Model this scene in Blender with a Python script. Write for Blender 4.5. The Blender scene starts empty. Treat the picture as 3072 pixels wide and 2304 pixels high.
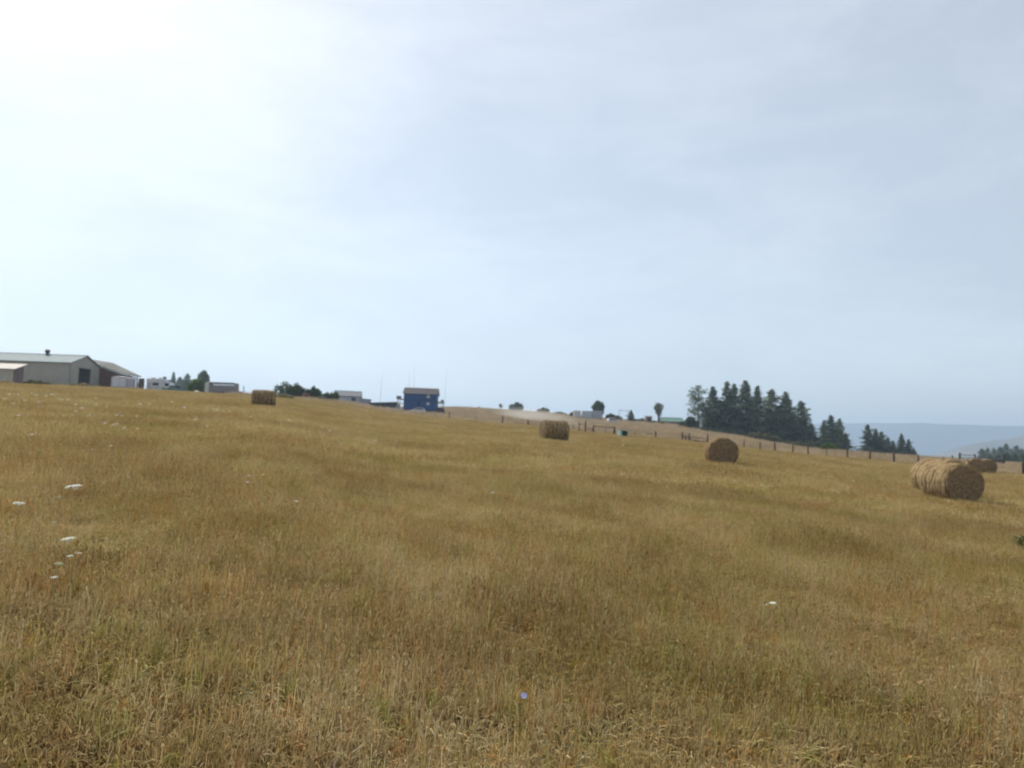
import bpy, math, random
import numpy as np
from mathutils import Matrix, Vector, noise

random.seed(11)
RNG = np.random.default_rng(11)
R = math.radians
SC = bpy.context.scene
COL = SC.collection

# ------------------------------------------------------------------ camera
CAM_H = 1.6
PITCH, ROLL, LENS = R(4.355), R(2.0), 26.0
FPX = LENS / 36.0 * 3072.0
CAM_M = Matrix.Rotation(R(90) + PITCH, 3, 'X') @ Matrix.Rotation(ROLL, 3, 'Z')
cam_d = bpy.data.cameras.new('camera')
cam_d.lens = LENS
cam_d.sensor_width = 36.0
cam_d.clip_start = 0.05
cam_d.clip_end = 30000.0
cam_d.dof.use_dof = True
cam_d.dof.focus_distance = 1.6
cam_d.dof.aperture_fstop = 5.5
cam = bpy.data.objects.new('camera', cam_d)
COL.objects.link(cam)
cam.matrix_world = Matrix.Translation((0, 0, CAM_H)) @ CAM_M.to_4x4()
SC.camera = cam

# ------------------------------------------------------------------ sun and sky
SUN_AZ, SUN_EL = R(-40.0), R(42.0)          # left of the view and in front of the camera
sun_dir = Vector((math.sin(SUN_AZ) * math.cos(SUN_EL), math.cos(SUN_AZ) * math.cos(SUN_EL), math.sin(SUN_EL)))
sun_d = bpy.data.lights.new('sun', 'SUN')
sun_d.energy = 5.0
sun_d.angle = R(0.9)
sun_d.color = (1.0, 0.93, 0.82)
sun = bpy.data.objects.new('sun', sun_d)
sun.rotation_euler = sun_dir.to_track_quat('Z', 'Y').to_euler()
sun.location = (0, 0, 60)
COL.objects.link(sun)

world = bpy.data.worlds.new('World')
SC.world = world
world.use_nodes = True
nt = world.node_tree
nt.nodes.clear()
N = nt.nodes.new
L = nt.links.new
sky = N('ShaderNodeTexSky')
sky.sky_type = 'NISHITA'
sky.sun_disc = False
sky.sun_elevation = SUN_EL
sky.sun_rotation = SUN_AZ
sky.altitude = 900
sky.air_density = 1.0
sky.dust_density = 2.1
sky.ozone_density = 1.0
tc = N('ShaderNodeTexCoord')
mp = N('ShaderNodeMapping')
mp.inputs['Scale'].default_value = (1.4, 1.6, 4.2)
mp.inputs['Rotation'].default_value = (R(8), R(-6), R(25))
L(tc.outputs['Generated'], mp.inputs['Vector'])
nz = N('ShaderNodeTexNoise')
nz.inputs['Scale'].default_value = 2.1
nz.inputs['Detail'].default_value = 7.0
nz.inputs['Roughness'].default_value = 0.6
nz.inputs['Distortion'].default_value = 0.35
L(mp.outputs['Vector'], nz.inputs['Vector'])
cr = N('ShaderNodeValToRGB')
cr.color_ramp.elements[0].position = 0.38
cr.color_ramp.elements[0].color = (0, 0, 0, 1)
cr.color_ramp.elements[1].position = 0.72
cr.color_ramp.elements[1].color = (1.0, 0.95, 0.82, 1)
L(nz.outputs['Fac'], cr.inputs['Fac'])
# thin even smoke and cirrus in front of the clear sky
veil = N('ShaderNodeMix'); veil.data_type = 'RGBA'
veil.inputs[0].default_value = 0.56
L(sky.outputs['Color'], veil.inputs[6])
veil.inputs[7].default_value = (4.7, 4.9, 4.9, 1)
cirrus = N('ShaderNodeMix'); cirrus.data_type = 'RGBA'; cirrus.blend_type = 'ADD'
cirrus.inputs[0].default_value = 1.0
L(veil.outputs[2], cirrus.inputs[6])
L(cr.outputs['Color'], cirrus.inputs[7])
bg = N('ShaderNodeBackground')
bg.inputs['Strength'].default_value = 0.133
L(cirrus.outputs[2], bg.inputs['Color'])
out = N('ShaderNodeOutputWorld')
L(bg.outputs['Background'], out.inputs['Surface'])

vs = SC.view_settings
vs.view_transform = 'Standard'
vs.look = 'None'
vs.gamma = 1.0
vs.use_curve_mapping = False
vs.exposure = 0.27
SC.render.film_transparent = False
SC.render.filter_size = 1.8
cy = SC.cycles
cy.use_denoising = True
try:
    cy.denoiser = 'OPENIMAGEDENOISE'
except Exception:
    pass
cy.max_bounces = 5
cy.diffuse_bounces = 2
cy.transmission_bounces = 3
cy.volume_bounces = 0
cy.use_adaptive_sampling = True
cy.adaptive_threshold = 0.03
cy.volume_step_rate = 4.0
cy.volume_max_steps = 64

# ------------------------------------------------------------------ mapping helpers
def ray(u, v):
    return CAM_M @ Vector(((u - 1536.0) / FPX, (1152.0 - v) / FPX, -1.0))

def at_y(u, v, y):
    """point on the sight line through photo pixel (u, v), y metres ahead"""
    d = ray(u, v)
    k = y / d.y
    return Vector((d.x * k, y, CAM_H + d.z * k))

def at_d(u, v, dist):
    d = ray(u, v)
    k = dist / math.hypot(d.x, d.y)
    return Vector((d.x * k, d.y * k, CAM_H + d.z * k))

# ------------------------------------------------------------------ terrain
def pchip(xs, ys, xq):
    xs = np.asarray(xs, float); ys = np.asarray(ys, float); xq = np.clip(np.asarray(xq, float), xs[0], xs[-1])
    h = np.diff(xs); dl = np.diff(ys, axis=0)
    dl = dl / (h if ys.ndim == 1 else h[:, None])
    m = np.zeros_like(ys)
    hh = h if ys.ndim == 1 else h[:, None]
    w1 = 2 * hh[1:] + hh[:-1]; w2 = hh[1:] + 2 * hh[:-1]
    same = (dl[:-1] * dl[1:]) > 0
    with np.errstate(divide='ignore', invalid='ignore'):
        mm = (w1 + w2) / (w1 / dl[:-1] + w2 / dl[1:])
    m[1:-1] = np.where(same, np.nan_to_num(mm), 0)
    m[0] = dl[0]; m[-1] = dl[-1]
    i = np.clip(np.searchsorted(xs, xq, side='right') - 1, 0, len(xs) - 2)
    t = (xq - xs[i]) / h[i]
    hi = h[i]
    if ys.ndim > 1:
        t = t[:, None]; hi = hi[:, None]
    return ((1 + 2 * t) * (1 - t) ** 2 * ys[i] + t * (1 - t) ** 2 * hi * m[i]
            + t * t * (3 - 2 * t) * ys[i + 1] + t * t * (t - 1) * hi * m[i + 1])

# columns: photo column, slope of the mown field, then (distance, photo row) beyond it
COLS = [
    (-500, .064, [(112, 1136), (150, 1136), (260, 1150), (520, 1240)]),
    (0,    .066, [(112, 1153), (150, 1156), (260, 1168), (520, 1250)]),
    (400,  .064, [(120, 1168), (170, 1170), (300, 1186), (520, 1262)]),
    (800,  .061, [(122, 1191), (160, 1191), (300, 1205), (520, 1280)]),
    (1000, .052, [(132, 1209), (180, 1208), (300, 1214), (520, 1290)]),
    (1200, .0425, [(140, 1240), (200, 1234), (270, 1224), (380, 1230), (560, 1300)]),
    (1400, .0385, [(122, 1262), (150, 1256), (210, 1242), (350, 1226), (600, 1300)]),
    (1600, .0372, [(109, 1279), (150, 1271), (220, 1257), (350, 1237), (600, 1310)]),
    (1800, .0320, [(103, 1301), (150, 1290), (220, 1272), (330, 1254), (600, 1330)]),
    (2000, .0265, [(98, 1317), (140, 1303), (200, 1288), (300, 1272), (600, 1345)]),
    (2200, .0220, [(95, 1340), (130, 1327), (180, 1315), (260, 1308), (600, 1372)]),
    (2400, .0150, [(91, 1363), (115, 1357), (160, 1349), (240, 1343), (330, 1352), (700, 1400)]),
    (2700, .0060, [(87, 1389), (110, 1380), (150, 1373), (230, 1372), (330, 1382), (700, 1420)]),
    (3072, -.001, [(80, 1424), (105, 1411), (150, 1399), (230, 1397), (330, 1402), (700, 1432)]),
    (3600, -.004, [(75, 1450), (105, 1436), (150, 1426), (230, 1424), (700, 1460)]),
]
D_GRID = np.concatenate([[0.0], np.geomspace(0.8, 7200.0, 420)])
az_k, z_k = [], []
for u, s, far in COLS:
    p0 = at_d(u, 1321 + (u - 1536) * math.tan(ROLL), 50.0)
    az_k.append(math.atan2(p0.x, p0.y))
    d1 = far[0][0]
    ds = [0, 4, 12, 25, 40, 60, d1 * 0.8]
    zs = [s * d for d in ds]
    zfar = at_d(u, far[0][1], d1).z
    # let the field run smoothly into its far edge
    zs[-1] = 0.35 * zs[-1] + 0.65 * zfar * 0.8
    for d, v in far:
        ds.append(d); zs.append(at_d(u, v, d).z)
    zl = min(zs[-1], 5.0)
    ds += [1000, 1500, 2600, 7200]; zs += [zl - 22, -48, -60, -60]
    z_k.append(pchip(ds, zs, D_GRID))
back = 0.004 * np.minimum(D_GRID, 300.0) - 60 * np.clip((D_GRID - 300) / 1500, 0, 1)
az_k = [-math.pi, -2.2, -1.4] + az_k + [1.4, 2.2, math.pi]
z_k = [back, back, 0.6 * z_k[0] + 0.4 * back] + z_k + [0.6 * z_k[-1] + 0.4 * back, back, back]
AZ_K = np.array(az_k); Z_K = np.array(z_k)
AZ_F = np.linspace(-math.pi, math.pi, 1441)
Z_F = pchip(AZ_K, Z_K, AZ_F)                       # dense table (azimuth, distance)

def smooth_noise(x, y):
    return (np.sin(x * 0.71 + 1.3) * np.sin(y * 0.83 + 0.4) + 0.6 * np.sin(x * 1.9 + y * 0.7) * np.sin(y * 1.6 - x * 0.5 + 2.0)
            + 0.4 * np.sin(x * 0.23 - y * 0.31))

def terrain(x, y):
    x = np.asarray(x, float); y = np.asarray(y, float)
    d = np.hypot(x, y); a = np.arctan2(x, y)
    fa = (a + math.pi) / (2 * math.pi) * (len(AZ_F) - 1)
    ia = np.clip(fa.astype(int), 0, len(AZ_F) - 2); ta = fa - ia
    idd = np.clip(np.searchsorted(D_GRID, d, side='right') - 1, 0, len(D_GRID) - 2)
    td = np.clip((d - D_GRID[idd]) / (D_GRID[idd + 1] - D_GRID[idd]), 0, 1)
    z = ((Z_F[ia, idd] * (1 - td) + Z_F[ia, idd + 1] * td) * (1 - ta) + (Z_F[ia + 1, idd] * (1 - td) + Z_F[ia + 1, idd + 1] * td) * ta)
    return z + 0.022 * smooth_noise(x, y) * np.clip((d - 1.5) / 4, 0, 1)

def tz(x, y):
    return float(terrain(np.array([x]), np.array([y]))[0])

def ground_y(u, v, y):
    """stand on the ground under the sight line (u, v), y metres ahead"""
    p = at_y(u, v, y)
    return Vector((p.x, p.y, tz(p.x, p.y)))

def ground_d(u, v, d):
    p = at_d(u, v, d)
    return Vector((p.x, p.y, tz(p.x, p.y)))

def hit(u, v, h=0.0, dmax=170.0):
    """where the sight line comes h above the ground"""
    lo, prev = 2.0, 2.0
    dd = 2.0
    while dd < dmax:
        p = at_d(u, v, dd)
        if p.z < tz(p.x, p.y) + h:
            lo, hi = prev, dd
            for _ in range(25):
                m = 0.5 * (lo + hi)
                p = at_d(u, v, m)
                if p.z < tz(p.x, p.y) + h: hi = m
                else: lo = m
            break
        prev = dd
        dd *= 1.03
    p = at_d(u, v, lo)
    return Vector((p.x, p.y, tz(p.x, p.y)))

# ------------------------------------------------------------------ materials
def new_mat(name):
    m = bpy.data.materials.new(name)
    m.use_nodes = True
    m.node_tree.nodes.clear()
    return m, m.node_tree.nodes.new, m.node_tree.links.new

def ramp(Nn, stops):
    r = Nn('ShaderNodeValToRGB')
    els = r.color_ramp.elements
    while len(els) < len(stops):
        els.new(0.5)
    for e, (p, c) in zip(els, stops):
        e.position = p
        e.color = (c[0], c[1], c[2], 1)
    return r

def surf(name, base, rough=0.75, var=0.18, scale=3.0, spec=0.25, metal=0.0, streak=0.0, bump=0.0, bscale=30.0):
    """painted or raw surface with blotches, streaks of wear and fine relief"""
    m, Nn, Ln = new_mat(name)
    tcn = Nn('ShaderNodeTexCoord')
    n1 = Nn('ShaderNodeTexNoise'); n1.inputs['Scale'].default_value = scale; n1.inputs['Detail'].default_value = 6
    Ln(tcn.outputs['Object'], n1.inputs['Vector'])
    dark = [c * (1 - var) for c in base]; lite = [min(1, c * (1 + var * 0.7)) for c in base]
    r = ramp(Nn, [(0.3, dark), (0.52, base), (0.75, lite)])
    Ln(n1.outputs['Fac'], r.inputs['Fac'])
    colr = r.outputs['Color']
    if streak > 0:
        mpn = Nn('ShaderNodeMapping'); mpn.inputs['Scale'].default_value = (4.0, 4.0, 0.35)
        Ln(tcn.outputs['Object'], mpn.inputs['Vector'])
        n2 = Nn('ShaderNodeTexNoise'); n2.inputs['Scale'].default_value = 2.0; n2.inputs['Detail'].default_value = 5
        Ln(mpn.outputs['Vector'], n2.inputs['Vector'])
        r2 = ramp(Nn, [(0.45, (1, 1, 1)), (0.7, (1 - streak, 1 - streak * 1.1, 1 - streak * 1.25))])
        Ln(n2.outputs['Fac'], r2.inputs['Fac'])
        mx = Nn('ShaderNodeMix'); mx.data_type = 'RGBA'; mx.blend_type = 'MULTIPLY'; mx.inputs[0].default_value = 1
        Ln(colr, mx.inputs[6]); Ln(r2.outputs['Color'], mx.inputs[7])
        colr = mx.outputs[2]
    b = Nn('ShaderNodeBsdfPrincipled')
    b.inputs['Roughness'].default_value = rough
    b.inputs['Specular IOR Level'].default_value = spec
    b.inputs['Metallic'].default_value = metal
    Ln(colr, b.inputs['Base Color'])
    if bump > 0:
        n3 = Nn('ShaderNodeTexNoise'); n3.inputs['Scale'].default_value = bscale; n3.inputs['Detail'].default_value = 4
        Ln(tcn.outputs['Object'], n3.inputs['Vector'])
        bp = Nn('ShaderNodeBump'); bp.inputs['Strength'].default_value = bump; bp.inputs['Distance'].default_value = 0.05
        Ln(n3.outputs['Fac'], bp.inputs['Height']); Ln(bp.outputs['Normal'], b.inputs['Normal'])
    o = Nn('ShaderNodeOutputMaterial')
    Ln(b.outputs['BSDF'], o.inputs['Surface'])
    return m

def leafy(name, stops, trans=0.3, pos_scale=0.0, pos_stops=None, rough=0.8):
    """leaf or straw: colour from the piece's own tone, optional patches across the land, some light let through"""
    m, Nn, Ln = new_mat(name)
    at = Nn('ShaderNodeAttribute'); at.attribute_name = 'tone'
    oi = Nn('ShaderNodeObjectInfo')
    ma = Nn('ShaderNodeMath'); ma.operation = 'MULTIPLY_ADD'; ma.inputs[1].default_value = 0.4; ma.inputs[2].default_value = -0.2
    Ln(oi.outputs['Random'], ma.inputs[0])
    sm = Nn('ShaderNodeMath'); sm.operation = 'ADD'; sm.use_clamp = True
    Ln(at.outputs['Fac'], sm.inputs[0]); Ln(ma.outputs['Value'], sm.inputs[1])
    r = ramp(Nn, stops)
    Ln(sm.outputs['Value'], r.inputs['Fac'])
    colr = r.outputs['Color']
    if pos_stops:
        ge = Nn('ShaderNodeNewGeometry')
        colr = patches(Nn, Ln, ge.outputs['Position'], colr)
    df = Nn('ShaderNodeBsdfDiffuse'); tr = Nn('ShaderNodeBsdfTranslucent')
    Ln(colr, df.inputs['Color']); Ln(colr, tr.inputs['Color'])
    mx = Nn('ShaderNodeMixShader'); mx.inputs['Fac'].default_value = trans
    Ln(df.outputs['BSDF'], mx.inputs[1]); Ln(tr.outputs['BSDF'], mx.inputs[2])
    o = Nn('ShaderNodeOutputMaterial')
    Ln(mx.outputs['Shader'], o.inputs['Surface'])
    return m

def patches(Nn, Ln, pos, colr):
    """green regrowth, rusty seed heads and grey thatch in patches across the field"""
    def layer(scale, lo, hi, tint, amount, colr, off, stretch=(1, 0.75, 0.2)):
        mpn = Nn('ShaderNodeMapping'); mpn.inputs['Location'].default_value = (off, off * 1.7, 0)
        mpn.inputs['Scale'].default_value = stretch
        mpn.inputs['Rotation'].default_value = (0, 0, R(6))
        Ln(pos, mpn.inputs['Vector'])
        n = Nn('ShaderNodeTexNoise'); n.inputs['Scale'].default_value = scale; n.inputs['Detail'].default_value = 5
        n.inputs['Roughness'].default_value = 0.6
        Ln(mpn.outputs['Vector'], n.inputs['Vector'])
        mr = Nn('ShaderNodeMapRange'); mr.inputs['From Min'].default_value = lo; mr.inputs['From Max'].default_value = hi
        mr.inputs['To Max'].default_value = amount
        Ln(n.outputs['Fac'], mr.inputs['Value'])
        mx = Nn('ShaderNodeMix'); mx.data_type = 'RGBA'; mx.blend_type = 'MULTIPLY'
        Ln(mr.outputs['Result'], mx.inputs[0]); Ln(colr, mx.inputs[6])
        mx.inputs[7].default_value = (*tint, 1)
        return mx.outputs[2]
    colr = layer(0.35, 0.50, 0.68, (0.74, 0.88, 0.54), 0.5, colr, 3.1)      # olive regrowth
    colr = layer(0.9, 0.55, 0.72, (1.03, 0.82, 0.62), 0.5, colr, 17.3)      # rusty seed heads
    colr = layer(0.16, 0.52, 0.66, (0.88, 0.87, 0.89), 0.6, colr, 41.0, (0.16, 1.6, 0.1))      # greyer swath rows
    colr = layer(0.5, 0.52, 0.68, (1.08, 1.04, 0.98), 0.6, colr, 63.0, (0.12, 1.5, 0.1))      # pale cut rows
    colr = layer(2.4, 0.55, 0.70, (0.76, 0.75, 0.74), 0.5, colr, 71.0)      # small thin spots
    colr = layer(7.0, 0.52, 0.66, (0.70, 0.88, 0.42), 0.75, colr, 93.0)      # single green shoots
    colr = layer(11.0, 0.54, 0.66, (1.05, 0.72, 0.50), 0.75, colr, 57.0)      # single rusty heads
    colr = layer(9.0, 0.55, 0.68, (0.82, 0.78, 0.92), 0.7, colr, 29.0)       # grey mauve old stalks
    return colr

MAT = {}
STRAW = [(0.0, (0.185, 0.12, 0.049)), (0.25, (0.34, 0.242, 0.101)), (0.5, (0.46, 0.346, 0.162)), (0.8, (0.54, 0.44, 0.238)), (1.0, (0.62, 0.54, 0.345))]
MAT['grass'] = leafy('dry_grass', STRAW, 0.3, 1, True)
MAT['weed_green'] = leafy('weed_green', [(0, (0.05, 0.08, 0.018)), (0.5, (0.11, 0.15, 0.035)), (1, (0.2, 0.22, 0.06))], 0.3)
MAT['hay_strand'] = leafy('hay_strand', [(0, (0.18, 0.12, 0.06)), (0.5, (0.38, 0.275, 0.145)), (1, (0.58, 0.46, 0.27))], 0.2)
MAT['needles'] = leafy('pine_needles', [(0, (0.055, 0.08, 0.05)), (0.5, (0.11, 0.145, 0.086)), (1, (0.20, 0.235, 0.13))], 0.36)
MAT['leaf_dark'] = leafy('shrub_leaves', [(0, (0.04, 0.065, 0.028)), (0.5, (0.08, 0.115, 0.046)), (1, (0.14, 0.175, 0.075))], 0.25)
MAT['leaf_bright'] = leafy('bright_leaves', [(0, (0.06, 0.11, 0.02)), (0.5, (0.11, 0.19, 0.035)), (1, (0.19, 0.27, 0.06))], 0.3)
MAT['leaf_olive'] = leafy('olive_leaves', [(0, (0.07, 0.07, 0.035)), (0.5, (0.12, 0.12, 0.055)), (1, (0.2, 0.19, 0.09))], 0.25)
MAT['leaf_pale'] = leafy('pale_leaves', [(0, (0.10, 0.11, 0.07)), (0.5, (0.17, 0.17, 0.11)), (1, (0.26, 0.25, 0.17))], 0.3)
MAT['weed_tan'] = leafy('tan_weeds', [(0, (0.22, 0.16, 0.08)), (0.5, (0.36, 0.27, 0.15)), (1, (0.5, 0.4, 0.24))], 0.25)
MAT['bark'] = surf('bark', (0.10, 0.07, 0.05), 0.9, 0.35, 4, 0.1, bump=0.5)
MAT['stem'] = surf('flower_stem', (0.26, 0.25, 0.11), 0.8, 0.2, 20)
MAT['umbel'] = surf('umbel_white', (0.80, 0.81, 0.70), 0.8, 0.12, 40, 0.1)
MAT['umbel_cream'] = surf('umbel_cream', (0.74, 0.69, 0.58), 0.85, 0.15, 40, 0.1)
MAT['umbel_tan'] = surf('umbel_tan', (0.55, 0.42, 0.30), 0.85, 0.15, 40, 0.1)
MAT['umbel_green'] = surf('umbel_green', (0.42, 0.47, 0.30), 0.85, 0.15, 40, 0.1)
MAT['chicory'] = surf('chicory_petals', (0.50, 0.49, 0.74), 0.7, 0.15, 60, 0.1)
MAT['beige_metal'] = surf('beige_siding', (0.31, 0.31, 0.265), 0.55, 0.08, 0.8, 0.3, streak=0.12)
MAT['trim'] = surf('grey_trim', (0.22, 0.21, 0.20), 0.6, 0.1, 2)
MAT['roof_pale'] = surf('pale_roof_metal', (0.17, 0.225, 0.245), 0.75, 0.08, 0.7, 0.1, streak=0.12)
MAT['roof_grey'] = surf('grey_roof_metal', (0.10, 0.105, 0.10), 0.8, 0.12, 1.0, 0.1, streak=0.15)
MAT['roof_white'] = surf('white_roof_metal', (0.36, 0.33, 0.31), 0.7, 0.1, 1.0, 0.2, streak=0.2)
MAT['dark_inside'] = surf('dark_interior', (0.018, 0.018, 0.024), 0.9, 0.2, 2, 0.05)  # near-black, puts the shade inside openings into the colour
MAT['brown_board'] = surf('brown_board', (0.115, 0.062, 0.042), 0.8, 0.25, 2, 0.1, streak=0.25)
MAT['grey_board'] = surf('weathered_board', (0.16, 0.13, 0.11), 0.85, 0.3, 3, 0.1, streak=0.3)
MAT['cream'] = surf('cream_boards', (0.40, 0.37, 0.30), 0.7, 0.12, 1.5, 0.2, streak=0.2)
MAT['plum_board'] = surf('shaded_boards', (0.16, 0.12, 0.12), 0.8, 0.2, 2, 0.1, streak=0.2)  # shade of the low shed's side wall is put into this board colour
MAT['white_paint'] = surf('white_panel', (0.48, 0.50, 0.55), 0.4, 0.06, 1.2, 0.4, streak=0.12)
MAT['lilac_panel'] = surf('off_white_panel', (0.31, 0.32, 0.375), 0.45, 0.07, 1.0, 0.4, streak=0.15)
MAT['glass'] = surf('dark_glass', (0.02, 0.022, 0.028), 0.12, 0.2, 3, 0.6)
MAT['rubber'] = surf('tyre_rubber', (0.022, 0.022, 0.024), 0.85, 0.2, 8, 0.2)
MAT['steel'] = surf('galvanised_steel', (0.32, 0.32, 0.33), 0.5, 0.15, 4, 0.5, 0.4)
MAT['dark_metal'] = surf('dark_metal', (0.05, 0.05, 0.055), 0.6, 0.25, 3, 0.3)
MAT['teal_paint'] = surf('teal_paint', (0.06, 0.15, 0.14), 0.4, 0.15, 2, 0.4, streak=0.1)
MAT['teal_pale'] = surf('faded_teal', (0.30, 0.45, 0.42), 0.6, 0.15, 3, 0.3, streak=0.15)
MAT['stock_metal'] = surf('stock_trailer_metal', (0.20, 0.19, 0.19), 0.55, 0.15, 1.5, 0.4, streak=0.25)
MAT['stock_pale'] = surf('stock_trailer_nose', (0.44, 0.46, 0.46), 0.5, 0.1, 2, 0.4, streak=0.15)
MAT['rust_red'] = surf('rust_red', (0.11, 0.045, 0.036), 0.8, 0.35, 4, 0.15, streak=0.3)
MAT['house_grey'] = surf('grey_siding', (0.36, 0.38, 0.41), 0.7, 0.08, 1.2, 0.2, streak=0.1)
MAT['house_roof'] = surf('grey_shingles', (0.17, 0.18, 0.195), 0.85, 0.18, 3, 0.15)
MAT['slate_roof'] = surf('dark_slate_roof', (0.035, 0.038, 0.05), 0.75, 0.2, 2, 0.2)
MAT['slate_wall'] = surf('slate_wall', (0.055, 0.065, 0.09), 0.75, 0.15, 2, 0.2, streak=0.15)
MAT['blue_paint'] = surf('blue_siding', (0.022, 0.072, 0.215), 0.7, 0.1, 1.0, 0.25, streak=0.15)
MAT['blue_low'] = surf('dark_blue_siding', (0.02, 0.045, 0.15), 0.65, 0.15, 1.0, 0.2, streak=0.15)
MAT['brown_shingle'] = surf('brown_shingles', (0.105, 0.094, 0.10), 0.85, 0.2, 3, 0.15)
MAT['deck_dark'] = surf('dark_deck_wood', (0.07, 0.055, 0.065), 0.8, 0.25, 3, 0.15)
MAT['deck_pale'] = surf('pale_post', (0.5, 0.48, 0.45), 0.7, 0.1, 3, 0.2)
MAT['car_silver'] = surf('silver_car_paint', (0.52, 0.53, 0.54), 0.3, 0.04, 2, 0.5, 0.2)
MAT['post_wood'] = surf('fence_post_wood', (0.085, 0.062, 0.048), 0.9, 0.35, 6, 0.1, bump=0.6, streak=0.3)
MAT['rail_wood'] = surf('rail_wood', (0.14, 0.105, 0.08), 0.9, 0.3, 5, 0.1, bump=0.5)
MAT['post_steel'] = surf('steel_post', (0.12, 0.10, 0.095), 0.7, 0.3, 6, 0.3)
MAT['wire'] = surf('fence_wire', (0.20, 0.19, 0.18), 0.6, 0.2, 3, 0.4, 0.3)
MAT['green_roof'] = surf('green_roof_metal', (0.13, 0.23, 0.18), 0.7, 0.1, 1, 0.2, streak=0.1)
MAT['barn_brown'] = surf('old_barn_boards', (0.17, 0.13, 0.12), 0.85, 0.25, 2, 0.1, streak=0.3)
MAT['trailer_pink'] = surf('faded_white_panel', (0.50, 0.46, 0.49), 0.5, 0.08, 1, 0.3, streak=0.2)
MAT['trailer_grey'] = surf('grey_white_panel', (0.42, 0.46, 0.50), 0.5, 0.08, 1, 0.3, streak=0.2)
MAT['mast'] = surf('mast_metal', (0.34, 0.34, 0.36), 0.5, 0.1, 4, 0.4, 0.3)
MAT['twine'] = surf('bale_twine', (0.55, 0.46, 0.30), 0.8, 0.15, 30, 0.1)

# hay roll: wrapped straw, fine fibre lines around the roll
def hay_mat():
    m, Nn, Ln = new_mat('hay_roll')
    tcn = Nn('ShaderNodeTexCoord')
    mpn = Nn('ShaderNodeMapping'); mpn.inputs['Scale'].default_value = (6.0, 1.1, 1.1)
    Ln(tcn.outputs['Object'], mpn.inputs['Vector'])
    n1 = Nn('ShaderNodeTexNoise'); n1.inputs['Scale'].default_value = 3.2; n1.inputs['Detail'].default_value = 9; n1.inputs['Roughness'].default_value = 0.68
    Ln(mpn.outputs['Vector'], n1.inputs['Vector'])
    r = ramp(Nn, [(0.36, (0.045, 0.03, 0.018)), (0.50, (0.17, 0.118, 0.062)), (0.59, (0.43, 0.31, 0.165)), (0.72, (0.60, 0.465, 0.275))])  # weathered and pale hay bands, dark stops also paint in furrow shade
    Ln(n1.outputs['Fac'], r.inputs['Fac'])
    b = Nn('ShaderNodeBsdfPrincipled'); b.inputs['Roughness'].default_value = 0.9; b.inputs['Specular IOR Level'].default_value = 0.1
    Ln(r.outputs['Color'], b.inputs['Base Color'])
    bp = Nn('ShaderNodeBump'); bp.inputs['Strength'].default_value = 0.8; bp.inputs['Distance'].default_value = 0.03
    Ln(n1.outputs['Fac'], bp.inputs['Height']); Ln(bp.outputs['Normal'], b.inputs['Normal'])
    o = Nn('ShaderNodeOutputMaterial'); Ln(b.outputs['BSDF'], o.inputs['Surface'])
    return m
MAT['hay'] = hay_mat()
def hay_end_mat():
    m, Nn, Ln = new_mat('hay_roll_end')
    tcn = Nn('ShaderNodeTexCoord')
    n1 = Nn('ShaderNodeTexNoise'); n1.inputs['Scale'].default_value = 16; n1.inputs['Detail'].default_value = 8; n1.inputs['Roughness'].default_value = 0.7
    Ln(tcn.outputs['Object'], n1.inputs['Vector'])
    r = ramp(Nn, [(0.3, (0.12, 0.08, 0.046)), (0.52, (0.265, 0.19, 0.115)), (0.75, (0.43, 0.32, 0.20))])
    Ln(n1.outputs['Fac'], r.inputs['Fac'])
    b = Nn('ShaderNodeBsdfPrincipled'); b.inputs['Roughness'].default_value = 0.95; b.inputs['Specular IOR Level'].default_value = 0.05
    Ln(r.outputs['Color'], b.inputs['Base Color'])
    bp = Nn('ShaderNodeBump'); bp.inputs['Strength'].default_value = 1.0; bp.inputs['Distance'].default_value = 0.04
    Ln(n1.outputs['Fac'], bp.inputs['Height']); Ln(bp.outputs['Normal'], b.inputs['Normal'])
    o = Nn('ShaderNodeOutputMaterial'); Ln(b.outputs['BSDF'], o.inputs['Surface'])
    return m
MAT['hay_end'] = hay_end_mat()

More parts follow.
